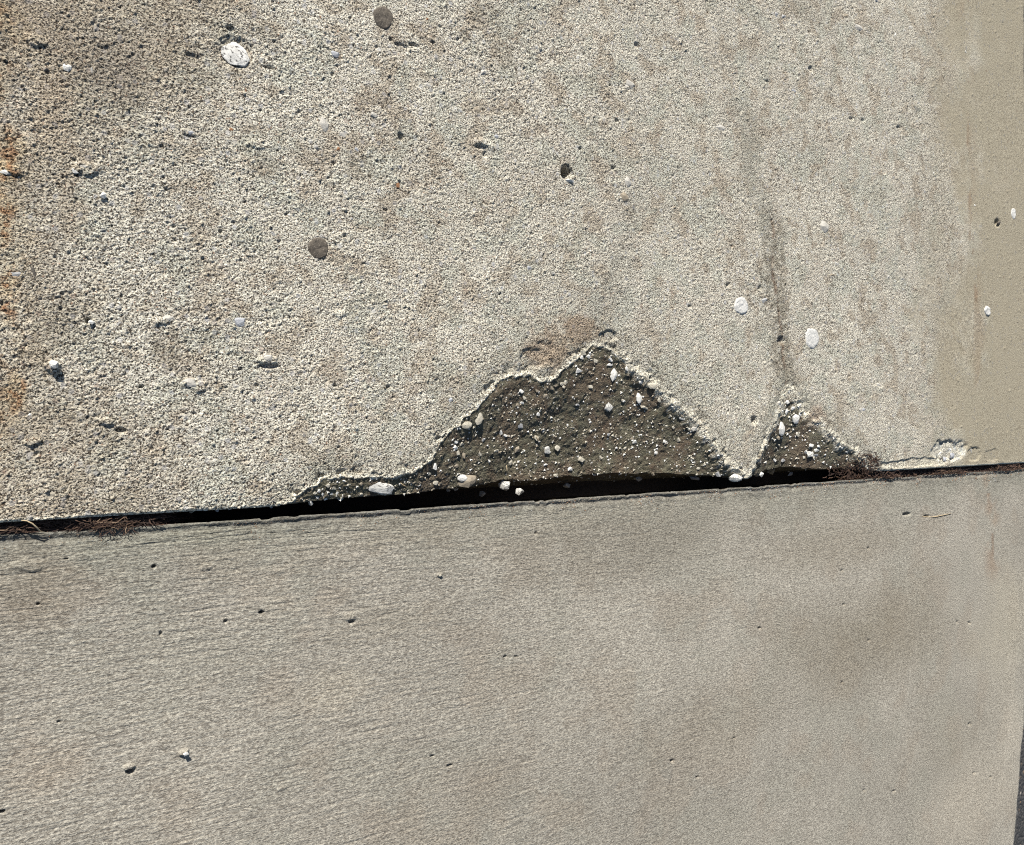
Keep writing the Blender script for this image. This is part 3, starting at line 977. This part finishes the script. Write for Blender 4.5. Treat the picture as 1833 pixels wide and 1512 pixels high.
W_, S_, C_, T_, G_, B_, F_, D_, R_ = 'white', 'speck', 'cream', 'tan', 'grey', 'blue', 'flush', 'dark', 'rust'
STONES = [(857, 749, 12, 22, C_), (835, 760, 18, 14, C_), (815, 790, 13, 9, W_), (826, 795, 9, 10, C_), (814, 802, 10, 11, W_), (819, 811, 7, 10, C_), (830, 814, 6, 14, T_),
          (777, 834, 8, 15, W_), (768, 848, 8, 10, C_), (913, 707, 8, 8, C_), (938, 711, 7, 12, C_), (977, 709, 12, 10, T_), (961, 699, 8, 8, T_), (987, 693, 12, 8, T_),
          (1012, 684, 7, 9, C_), (1005, 687, 7, 7, C_), (1033, 663, 14, 10, W_), (1056, 692, 9, 8, C_), (1098, 671, 10, 22, W_), (1093, 643, 11, 9, W_), (1122, 660, 8, 9, W_),
          (1044, 630, 13, 11, C_), (1052, 637, 9, 7, W_), (1066, 646, 9, 8, C_), (1040, 639, 7, 8, W_), (1060, 634, 7, 6, C_), (1090, 652, 12, 6, W_), (1089, 728, 14, 16, S_),
          (933, 700, 9, 8, W_), (934, 722, 7, 8, W_), (925, 724, 8, 8, T_), (962, 740, 7, 10, W_), (930, 762, 12, 11, G_), (897, 773, 8, 10, W_), (904, 779, 9, 7, W_),
          (960, 783, 8, 12, C_), (978, 806, 12, 15, S_), (997, 802, 9, 11, C_), (926, 806, 10, 14, T_), (888, 808, 10, 8, C_), (859, 812, 8, 9, C_), (1040, 822, 12, 10, C_),
          (875, 824, 6, 7, W_), (975, 832, 10, 6, W_), (913, 827, 6, 10, C_), (1020, 839, 8, 11, W_), (836, 861, 28, 22, T_), (827, 855, 17, 12, W_), (904, 868, 19, 19, S_),
          (931, 880, 14, 14, S_), (864, 884, 10, 12, G_), (1016, 868, 15, 12, G_), (1136, 791, 9, 10, S_), (994, 850, 7, 7, C_), (802, 876, 9, 7, W_), (816, 874, 9, 8, W_),
          (779, 864, 10, 9, C_), (785, 884, 9, 7, G_), (1143, 711, 10, 20, W_), (1153, 729, 14, 8, C_), (1147, 683, 9, 7, W_), (1132, 662, 7, 7, C_), (1168, 690, 18, 11, C_),
          (1244, 768, 12, 12, F_), (1222, 750, 10, 8, W_), (1180, 716, 8, 9, C_), (1302, 827, 16, 12, C_), (1317, 855, 20, 15, S_), (1286, 848, 12, 10, G_), (1244, 855, 16, 12, B_),
          (1143, 857, 14, 10, G_), (1398, 767, 10, 24, W_), (1424, 749, 13, 17, W_), (1408, 738, 9, 12, W_), (1409, 720, 7, 8, W_), (1386, 823, 8, 8, W_), (1383, 843, 8, 14, C_),
          (1356, 848, 8, 10, C_), (1363, 849, 7, 11, W_), (1414, 848, 9, 8, B_), (1450, 812, 12, 12, S_), (1459, 816, 12, 9, G_), (1444, 808, 10, 8, W_), (1452, 797, 9, 7, W_),
          (1462, 806, 10, 8, W_), (1428, 778, 8, 7, C_), (1420, 732, 9, 8, W_), (1432, 741, 7, 7, W_), (1395, 722, 8, 8, F_), (557, 899, 11, 12, S_), (611, 890, 12, 16, W_), (586, 868, 9, 8, C_),
          (597, 874, 8, 8, C_), (570, 878, 7, 7, W_), (577, 884, 6, 6, W_), (583, 893, 8, 7, W_), (593, 884, 8, 7, W_), (603, 882, 6, 7, W_), (568, 890, 6, 6, W_),
          (665, 857, 8, 4, W_), (780, 866, 9, 9, C_), (646, 884, 7, 6, C_), (710, 892, 6, 6, W_), (690, 885, 6, 5, C_), (413, 911, 8, 6, W_), (485, 912, 7, 6, G_), (345, 916, 6, 5, C_),
          (368, 917, 8, 6, W_), (341, 921, 6, 6, T_), (388, 917, 8, 7, G_), (1075, 818, 8, 8, C_), (1190, 790, 8, 7, W_), (1215, 786, 7, 8, C_), (1174, 810, 7, 7, W_), (1120, 802, 7, 6, C_),
          (1300, 805, 6, 6, C_), (1250, 838, 7, 5, C_), (1205, 765, 6, 6, C_), (1115, 716, 7, 6, C_)]
JUT = {(904, 868): 845, (931, 880): 845, (864, 884): 850, (1016, 868): 835, (1317, 855): 830, (1383, 843): 828, (1363, 849): 830, (1356, 848): 830, (611, 890): 874,
       (557, 899): 885, (1244, 855): 832, (1143, 857): 835, (1414, 848): 832}
for u, v, w, h, mt in STONES:
    if (u, v) in JUT:
        zl = drop(u, JUT[(u, v)], height_old, -0.02)[2] - (0.006 if mt in ('white', 'speck') else 0.030)
        px_, py_ = (float(c) for c in at(u, v, zl))
        put_stone(u, v, w, h, mt, height_old, -0.02, old, sink=0.62, flat=1.0, pos=(px_, py_, zl))
        continue
    if u < 500 and v > 905:
        px_, py_ = (float(c) for c in at(u, v, -0.013))
        put_stone(u, v, w, h, mt, height_old, -0.02, old, sink=0.5, pos=(px_, max(py_, JOINT_Y - 0.0012), -0.013))
        continue
    put_stone(u, v, w * 1.1, h * 1.1, mt, height_old, -0.02, old, sink=0.42, flat=0.42, tilt=0.25)
# the big pale stone sitting loose in its socket
bs = put_stone(678, 870, 60, 25, 'speck', height_old, -0.02, old, sink=0.50, flat=0.40, tilt=0.1)
bs['label'] = 'large pale oval stone seated in its socket in the broken edge'


def inside_px(n, hf, pred, ub, vb):
    us = rng.uniform(*ub, n); vs = rng.uniform(*vb, n)
    x, y, z = drop_many(us, vs, hf, -0.02)
    k = pred(x, y, z)
    return us[k], vs[k], x[k], y[k], z[k]


def in_break(x, y, z):
    ins, dep, s = spall(x, y)
    clump = fbm(x, y, 0.03, 601, 3)
    return (s > 0.004) & (y > JOINT_Y + 0.003) & (clump + rng.uniform(-0.25, 0.25, len(x)) > 0.50)


us, vs, xs2, ys2, zs2 = inside_px(1500, height_old, in_break, (520, 1570), (600, 900))
for k in range(min(50, len(us))):
    s = random.uniform(4.5, 8.5)
    put_stone(us[k], vs[k], s * random.uniform(0.8, 1.2), s, random.choice([W_, C_, T_, T_, T_, C_, G_]), height_old, -0.02, old,
              sink=random.uniform(0.4, 0.6), flat=0.45, tilt=0.3, pos=(xs2[k], ys2[k], zs2[k]))

# aggregate showing in the worn face of the old slab
FLUSH = [(580, 222, 18, 28, 'flush'), (340, 236, 24, 10, 'blue'), (612, 240, 16, 10, 'flush'), (430, 575, 26, 20, 'blue'), (535, 740, 12, 12, 'flush'), (545, 124, 12, 10, 'flush'),
         (560, 20, 16, 14, 'flush'), (610, 36, 14, 12, 'flush'), (600, 96, 18, 12, 'blue'), (700, 82, 16, 9, 'flush'), (670, 205, 16, 10, 'flush'), (1124, 325, 14, 20, 'flush'), (1118, 352, 16, 18, 'tan'),
         (1128, 150, 20, 16, 'flush'), (1080, 190, 16, 14, 'flush'), (1290, 228, 20, 14, 'flush'), (1008, 496, 16, 14, 'flush'), (808, 718, 12, 16, 'blue'), (1475, 405, 18, 26, 'flush'), (1535, 48, 24, 18, 'flush'),
         (270, 290, 14, 12, 'flush'), (165, 125, 14, 12, 'flush'), (120, 120, 18, 16, 'white'), (30, 490, 30, 14, 'grey'), (60, 485, 8, 22, 'dark'), (440, 162, 8, 10, 'rust'), (544, 162, 8, 10, 'rust'),
         (712, 331, 8, 14, 'rust'), (414, 232, 8, 8, 'rust'), (605, 266, 8, 8, 'rust'), (168, 36, 8, 8, 'dark'), (492, 29, 8, 9, 'dark'), (440, 28, 7, 8, 'dark'), (574, 30, 7, 6, 'rust'),
         (765, 34, 8, 9, 'rust'), (390, 292, 10, 9, 'dark'), (278, 456, 9, 9, 'dark'), (285, 518, 10, 9, 'dark'), (400, 480, 9, 8, 'dark'), (313, 700, 8, 8, 'dark'), (280, 697, 9, 7, 'dark'),
         (558, 373, 9, 9, 'tan'), (557, 392, 9, 9, 'tan'), (628, 391, 8, 9, 'grey'), (596, 486, 8, 9, 'tan'), (518, 466, 7, 7, 'tan'), (845, 280, 12, 12, 'flush'), (150, 298, 26, 14, 'flush'), (134, 305, 16, 14, 'white'),
         (340, 685, 30, 16, 'flush'), (420, 690, 22, 14, 'flush'), (480, 640, 20, 12, 'flush'), (300, 570, 22, 14, 'flush'), (1575, 690, 12, 8, 'flush'), (1490, 492, 10, 8, 'tan'), (1590, 495, 6, 8, 'flush'),
         (1715, 365, 6, 7, 'white'), (1745, 367, 5, 5, 'white'), (1729, 92, 6, 5, 'white'), (1672, 310, 5, 5, 'white'), (1602, 62, 6, 8, 'white'), (1696, 38, 6, 7, 'cream'),
         (12, 308, 24, 9, 'white'), (52, 742, 10, 9, 'white'), (48, 722, 12, 8, 'tan')]
for u, v, w, h, mt in FLUSH:
    put_stone(u, v, w, h, mt, height_old, 0.0, old, sink=0.76 if mt in ('flush', 'blue', 'grey') else 0.70, flat=0.5, tilt=0.12)
for k in range(60):
    u, v = random.uniform(0, 1650), random.uniform(0, 880)
    x, y = (np.array([float(c)]) for c in at(u, v))
    if spall(x, y)[2][0] > -0.02 or y[0] < JOINT_Y + 0.02:
        continue
    s = random.uniform(9, 17)
    put_stone(u, v, s * random.uniform(0.8, 1.1), s * random.uniform(0.7, 1.0), random.choice(['flush', 'flush', 'blue', 'grey', 'tan']), height_old, 0.0, old, sink=0.78, flat=0.5, tilt=0.1)
for u, v, w, h, mt in [(1705, 815, 14, 12, 'blue'), (1692, 822, 10, 10, 'blue'), (1715, 822, 12, 9, 'grey'), (1700, 803, 9, 8, 'white'), (1738, 806, 9, 9, 'flush'), (1684, 812, 7, 8, 'white')]:
    put_stone(u, v, w, h, mt, height_old, -0.003, old, sink=0.6, flat=0.5, tilt=0.3)

# large white quartz stone bedded in the upper slab
ws = put_stone(421, 97, 54, 42, 'rough', height_old, 0.0, old, sink=0.80, flat=0.17, tilt=0.03, pos=(*[float(c) for c in at(421, 97)], 0.0008))
ws['label'] = 'large white speckled stone bedded in the worn surface'


# grit: too small to pick apart singly
def grit(name, us, vs, xs, ys, zs, size, mats, parent):
    V, F, M = [], [], []
    names = sorted(set(mats))
    base = [(0, 0, 1), (0, 0, -1), (1, 0, 0), (-0.6, 0.8, 0), (-0.5, -0.9, 0)]
    tri = [(0, 2, 3), (0, 3, 4), (0, 4, 2), (1, 3, 2), (1, 4, 3), (1, 2, 4)]
    for u, x, y, z in zip(us, xs, ys, zs):
        D = float(depth_of(u)); s = random.uniform(*size) / 2 * D / FPX
        ang = random.uniform(0, 6.28); c, sn = math.cos(ang), math.sin(ang)
        st_ = D / H_CAM
        b0 = len(V)
        for a, b_, cc in base:
            a *= random.uniform(0.7, 1.3); b_ *= random.uniform(0.7, 1.3)
            V.append((x + (a * c - b_ * sn) * s * st_, y + (a * sn + b_ * c) * s, z + cc * s * 0.45 + s * 0.10))
        m = names.index(random.choice(mats))
        for t in tri:
            F.append(tuple(b0 + i for i in t)); M.append(m)
    me = bpy.data.meshes.new(name)
    me.from_pydata(V, [], F)
    for n_ in names:
        me.materials.append(ST[n_])
    me.polygons.foreach_set('material_index', M)
    o = link(bpy.data.objects.new(name, me), parent)
    o['kind'] = 'stuff'
    return o


def in_break2(x, y, z):
    ins, dep, s = spall(x, y)
    clump = fbm(x, y, 0.035, 605, 3)
    return (s > 0.002) & (y > JOINT_Y - 0.001) & (clump + rng.uniform(-0.3, 0.3, len(x)) > 0.47)


us, vs, a1, a2, a3 = inside_px(9000, height_old, in_break2, (520, 1570), (600, 905))
us, a1, a2, a3 = us[:4200], a1[:4200], a2[:4200], a3[:4200]
grit('grit', us, vs, a1, a2, a3, (1.8, 6.2), ['white', 'cream', 'white', 'tan', 'cream', 'dark', 'tan'], old)

je = low_edge(jx)
jy = je - 0.003 - 0.030 * jt * rng.uniform(0.1, 1, 2600)
jz = np.where(jy < je - 0.001, height_new(jx, jy), LOW_Z - 0.004 - 0.01 * rng.uniform(0, 1, 2600))
ju = u_of(jx)
crumbs = grit('crumbs', ju, None, jx, jy, jz, (0.9, 2.6), ['dark', 'tan', 'dark', 'grey', 'cream', 'rust'], None)
tag(crumbs, 'dirt crumbs and grit scattered along the upper edge of the broomed slab', 'grit', kind='stuff')
# little cluster of loose grit along the joint at the foot of the breaks
# ------------------------------------------------------------------ chewing gum and droppings
def blob(name, u, v, w, h, mat, thick, seed, hf=height_old, z0=0.0, rough=0.12):
    x, y, z = drop(u, v, hf, z0)
    D = float(depth_of(u)); gy_ = D / FPX; gx_ = gy_ * D
    rx, ry = w / 2 * gx_, h / 2 * gy_
    r = random.Random(seed)
    ph = [r.uniform(0, 6.28) for _ in range(4)]
    n, rings = 40, 9
    V = []; F = []
    px, py = [], []
    for k in range(rings + 1):
        t = k / rings
        for i in range(n):
            a = 2 * math.pi * i / n
            w_ = 1 + rough * (0.5 * math.sin(2 * a + ph[0]) + 0.35 * math.sin(3 * a + ph[1]) + 0.25 * math.sin(5 * a + ph[2]) + 0.15 * math.sin(9 * a + ph[3]))
            px.append(x + math.cos(a) * rx * t * w_); py.append(y + math.sin(a) * ry * t * w_)
    px = np.array(px); py = np.array(py)
    ts = np.repeat(np.arange(rings + 1) / rings, n)
    sx, sy = px[-n:].mean(), py[-n:].mean()
    z_s = hf(px, py)
    med = float(np.median(z_s))
    top = med * 0.75 + z_s * 0.25 + thick * np.sqrt(np.clip(1 - ts ** 6, 0, 1)) + (fbm(px, py, 0.006, 700 + seed, 3) - 0.5) * thick * 0.9
    top = np.where(ts > 0.99, z_s - 0.0006, np.maximum(top, z_s + 0.0002 * (1 - ts)))
    V = [(float(a), float(b_), float(c)) for a, b_, c in zip(px - x, py - y, top - z)]
    for k in range(rings):
        for i in range(n):
            a, b_ = k * n + i, k * n + (i + 1) % n
            F.append((a, a + n, b_ + n, b_))
    me = bpy.data.meshes.new(name)
    me.from_pydata(V, [], F)
    me.polygons.foreach_set('use_smooth', [True] * len(F))
    me.materials.append(mat)
    o = link(bpy.data.objects.new(name, me))
    o.location = (x, y, z)
    return o


tag(blob('gum_spot', 570, 444, 37, 41, MAT_GUM_DARK, 0.0016, 1, rough=0.06), 'round blackened gum spot alone in the pale middle of the worn slab', 'gum spot', 'trodden gum on the worn slab')
tag(blob('gum_spot', 686, 31, 37, 42, MAT_GUM_DARK, 0.0016, 2), 'oval blackened gum spot near the top of the worn slab, beside the white speckled stone', 'gum spot', 'trodden gum on the worn slab')
tag(blob('gum_spot', 1327, 547, 25, 33, MAT_GUM_WHITE, 0.0017, 3, rough=0.08), 'round white gum spot just before the dirty crack', 'gum spot', 'trodden gum on the worn slab')
tag(blob('gum_spot', 1454, 605, 24, 40, MAT_GUM_WHITE, 0.0017, 4), 'larger white gum spot with creases, past the dirty crack', 'gum spot', 'trodden gum on the worn slab')
tag(blob('gum_spot', 1767, 556, 11, 17, MAT_GUM_WHITE, 0.0030, 5), 'small bright white gum spot beside the rust line on the smooth border', 'gum spot', 'trodden gum on the worn slab')
tag(blob('gum_spot', 1814, 382, 9, 19, MAT_GUM_WHITE, 0.0016, 6), 'narrow whitish gum spot at the far edge of the smooth border', 'gum spot', 'trodden gum on the worn slab')


def loose(u, v, w, h, mat, hf, z0, label, grp='loose pebbles on the slabs', flat=0.8, name='pebble'):
    o = put_stone(u, v, w, h, mat, hf, z0, None, sink=0.12, flat=flat, name=name)
    tag(o, label, 'pebble', grp)
    return o


loose(183, 350, 15, 13, 'white', height_old, 0, 'small rounded white pebble above the left part of the worn slab, under the pale flake')
loose(163, 577, 13, 9, 'white', height_old, 0, 'tiny bright white pebble beside a dark pit near the rust stains')
loose(96, 652, 20, 15, 'white', height_old, 0, 'angular white chip lying on the worn slab near its rusty end')
loose(1019, 325, 13, 9, 'white', height_old, 0, 'white chip at the mouth of the deep black hole')
loose(1786, 400, 7, 8, 'dark', height_old, 0, 'dark pointed crumb on the smooth border strip')
loose(332, 1349, 12, 8, 'white', height_new, LOW_Z, 'pale crumb standing up from the broomed slab')
loose(233, 1377, 9, 6, 'tan', height_new, LOW_Z, 'brown crumb on the broomed slab beside the pale one')
loose(788, 1030, 9, 5, 'cream', height_new, LOW_Z, 'cream crumb on the broomed slab below the big break')


# ------------------------------------------------------------------ fibres and straws
def tube(name, pts, rad, mat, sides=5):
    V, F = [], []
    P = [Vector(p) for p in pts]
    for i, p in enumerate(P):
        d = (P[min(i + 1, len(P) - 1)] - P[max(i - 1, 0)]).normalized()
        a = d.cross(Vector((0, 0, 1))); a = a.normalized() if a.length > 1e-4 else Vector((1, 0, 0))
        b_ = d.cross(a)
        r = rad * (0.35 + 0.65 * math.sin(math.pi * (0.12 + 0.76 * i / (len(P) - 1))))
        for k in range(sides):
            an = 2 * math.pi * k / sides
            V.append(tuple(p + a * math.cos(an) * r + b_ * math.sin(an) * r))
    for i in range(len(P) - 1):
        for k in range(sides):
            q = (k + 1) % sides
            F.append((i * sides + k, i * sides + q, (i + 1) * sides + q, (i + 1) * sides + k))
    F.append(tuple(range(sides))[::-1]); F.append(tuple((len(P) - 1) * sides + k for k in range(sides)))
    me = bpy.data.meshes.new(name)
    me.from_pydata(V, [], F)
    me.polygons.foreach_set('use_smooth', [True] * len(F))
    me.materials.append(mat)
    return link(bpy.data.objects.new(name, me))


def bent(P, hf, z0, lift):
    out = []
    for i, (u, v) in enumerate(P):
        if hf is None:
            x, y = at(u, v, lift[i]); out.append((float(x), float(y), lift[i]))
        else:
            x, y, z = drop(u, v, hf, z0); out.append((x, y, z + lift[i]))
    return out


tag(tube('straw', bent([(38, 931), (48, 932), (58, 937), (66, 944), (72, 951), (80, 952)], None, 0, [.002, .003, .003, .001, -.003, -.005]), 0.0009, MAT_STRAW),
    'thin pale straw curving across the joint near its left end', 'straw')
tag(tube('twig', bent([(1651, 924), (1660, 925), (1672, 925), (1686, 922), (1702, 919)], height_new, LOW_Z, [.001] * 5), 0.0011, MAT_STRAW),
    'short pale stalk lying beside the black hole on the broomed slab', 'stalk')
tag(tube('straw', bent([(958, 780), (962, 788), (966, 796)], height_old, -.03, [.003] * 3), 0.0008, MAT_STRAW), 'tiny pale straw stuck in the middle of the big break', 'straw')
tag(tube('straw', bent([(903, 832), (904, 842), (905, 851)], height_old, -.03, [.006] * 3), 0.0008, MAT_STRAW), 'fine upright stalk above the white stone jutting at the joint', 'straw')
tag(tube('straw', bent([(716, 864), (722, 869), (729, 871)], height_old, -.02, [.002] * 3), 0.0008, MAT_STRAW), 'tiny curled straw beside the big oval stone in the break', 'straw')
tag(tube('straw', bent([(1531, 820), (1534, 826), (1537, 834)], height_old, -.01, [.004] * 3), 0.0009, MAT_STRAW), 'pale bent straw at the right end of the small notch', 'straw')


def fibres(name, strands, parent=None):
    V, F, S = [], [], []
    for P, r, sh in strands:
        n = len(P)
        b0 = len(V)
        for i, p in enumerate(P):
            p = Vector(p)
            d = (Vector(P[min(i + 1, n - 1)]) - Vector(P[max(i - 1, 0)]))
            a = d.cross(Vector((random.uniform(-.5, .5), random.uniform(-.5, .5), 1)))
            a = a.normalized() * r if a.length > 1e-9 else Vector((r, 0, 0))
            V.append(tuple(p + a)); V.append(tuple(p - a)); S += [sh, sh]
        for i in range(n - 1):
            F.append((b0 + 2 * i, b0 + 2 * i + 1, b0 + 2 * i + 3, b0 + 2 * i + 2))
    for P, r, sh in strands[::3]:                       # leaf crumbs and soil between the fibres
        p = Vector(P[2]); b0 = len(V); q = random.uniform(0.0008, 0.0022)
        n1_ = Vector((random.gauss(0, 1), random.gauss(0, 1), random.gauss(0, 0.4))).normalized() * q
        n2_ = Vector((random.gauss(0, 1), random.gauss(0, 1), random.gauss(0, 0.4))).normalized() * q * 0.7
        for k_ in (n1_, n2_, -n1_ * 0.8, -n2_, Vector((0, 0, q * 0.7))):
            V.append(tuple(p + k_)); S.append(sh * 0.6)
        F += [(b0, b0 + 1, b0 + 4), (b0 + 1, b0 + 2, b0 + 4), (b0 + 2, b0 + 3, b0 + 4), (b0 + 3, b0, b0 + 4), (b0, b0 + 3, b0 + 2, b0 + 1)]
    me = bpy.data.meshes.new(name)
    me.from_pydata(V, [], F)
    a = me.attributes.new('shade', 'FLOAT', 'POINT')
    a.data.foreach_set('value', S)
    me.materials.append(MAT_FIBRE)
    return link(bpy.data.objects.new(name, me), parent)


def joint_fibres(u0, u1, n, top, depth, shade=(0.1, 0.9), spill=0.0):
    out = []
    x0, x1 = float(at(u0, 900)[0]), float(at(u1, 900)[0])
    for _ in range(n):
        t = random.random()
        u = u0 + (u1 - u0) * t
        x = float(at(u, 900)[0])
        ye = float(low_edge(np.array(x)))
        y = random.uniform(ye + 0.001, JOINT_Y + 0.0 - 0.0005)
        z = top(u) - depth * random.random() ** 0.8
        L = random.uniform(0.006, 0.022) * (1 + 0.8 * (x / 2.2))
        ang = random.gauss(0.0, 0.5) if random.random() < 0.7 else random.uniform(0, 3.14)
        if random.random() < 0.5: ang += math.pi
        P = []
        cur = Vector((x, y, z))
        el = random.gauss(0, 0.25)
        for i in range(5):
            P.append(tuple(cur))
            ang += random.gauss(0, 0.35); el += random.gauss(0, 0.3)
            cur = cur + Vector((math.cos(ang), math.sin(ang) * 0.7, math.sin(el) * 0.6)) * L / 4
            lo = ye + 0.0006 - spill
            cur.y = min(max(cur.y, lo), JOINT_Y - 0.0004)
            cur.z = min(cur.z, top(u) + 0.002)
        out.append((P, random.uniform(0.00025, 0.0006) * (1 + 0.5 * x), random.uniform(*shade)))
    return out


fl = joint_fibres(-30, 335, 3600, lambda u: -0.0095 + 0.003 * math.sin(u * 0.05) - (0.03 if u > 270 else 0) * (u - 270) / 60, 0.014)
d1 = fibres('debris', fl)
tag(d1, 'red-brown dead roots and fibres packed into the left end of the joint', 'plant debris', kind='stuff')
fr = joint_fibres(1560, 1850, 3400, lambda u: -0.008 + 0.003 * math.sin(u * 0.06), 0.014)
# fibres also creep up onto the end of the small notch
x_, y_ = [], []
for _ in range(1000):
    u = random.uniform(1470, 1572); v = random.uniform(812, 856)
    lim = 852 - (u - 1470) * 0.36
    if v < lim - 2 + random.uniform(-14, 10): continue
    x_.append(u); y_.append(v)
fx, fy, fz = drop_many(x_, y_, height_old, -0.02)
for x, y, z, u in zip(fx, fy, fz, x_):
    if y < JOINT_Y + 0.002:
        z = -0.014 - 0.01 * random.random(); y = random.uniform(float(low_edge(np.array(x))) + .001, JOINT_Y)
    ang = random.uniform(0, 6.28); P = []; cur = Vector((x, y, z + random.uniform(0, 0.0012)))
    for i in range(4):
        P.append(tuple(cur)); ang += random.gauss(0, 0.5)
        cur = cur + Vector((math.cos(ang) * 1.5, math.sin(ang), random.gauss(0, 0.12))) * 0.0035
    fr.append((P, random.uniform(0.0004, 0.0009), random.uniform(0.15, 0.85)))
d2 = fibres('debris', fr)
tag(d2, 'red-brown dead fibres packed into the right end of the joint', 'plant debris', kind='stuff')
# the tuft of lighter fibres spilling out over the lower slab's edge
tf = []
for _ in range(150):
    u = random.gauss(190, 24); v = random.gauss(938, 4)
    x, y = (float(c) for c in at(u, v, -0.006))
    ang = random.gauss(0.35, 0.5) + (math.pi if random.random() < 0.5 else 0)
    cur = Vector((x, y, -0.006 + random.uniform(-0.004, 0.003))); P = []
    for i in range(6):
        P.append(tuple(cur)); ang += random.gauss(0, 0.3)
        cur = cur + Vector((math.cos(ang), math.sin(ang) * 0.7, random.gauss(0, 0.25))) * 0.0032
        cur.z = max(cur.z, LOW_Z + 0.0004) if cur.y < float(low_edge(np.array(cur.x))) else cur.z
    tf.append((P, random.uniform(0.0002, 0.0005), random.uniform(0.2, 1.0)))
d3 = fibres('debris', tf)
tag(d3, 'loose tuft of lighter brown fibres spilling over the edge of the broomed slab', 'plant debris', kind='stuff')
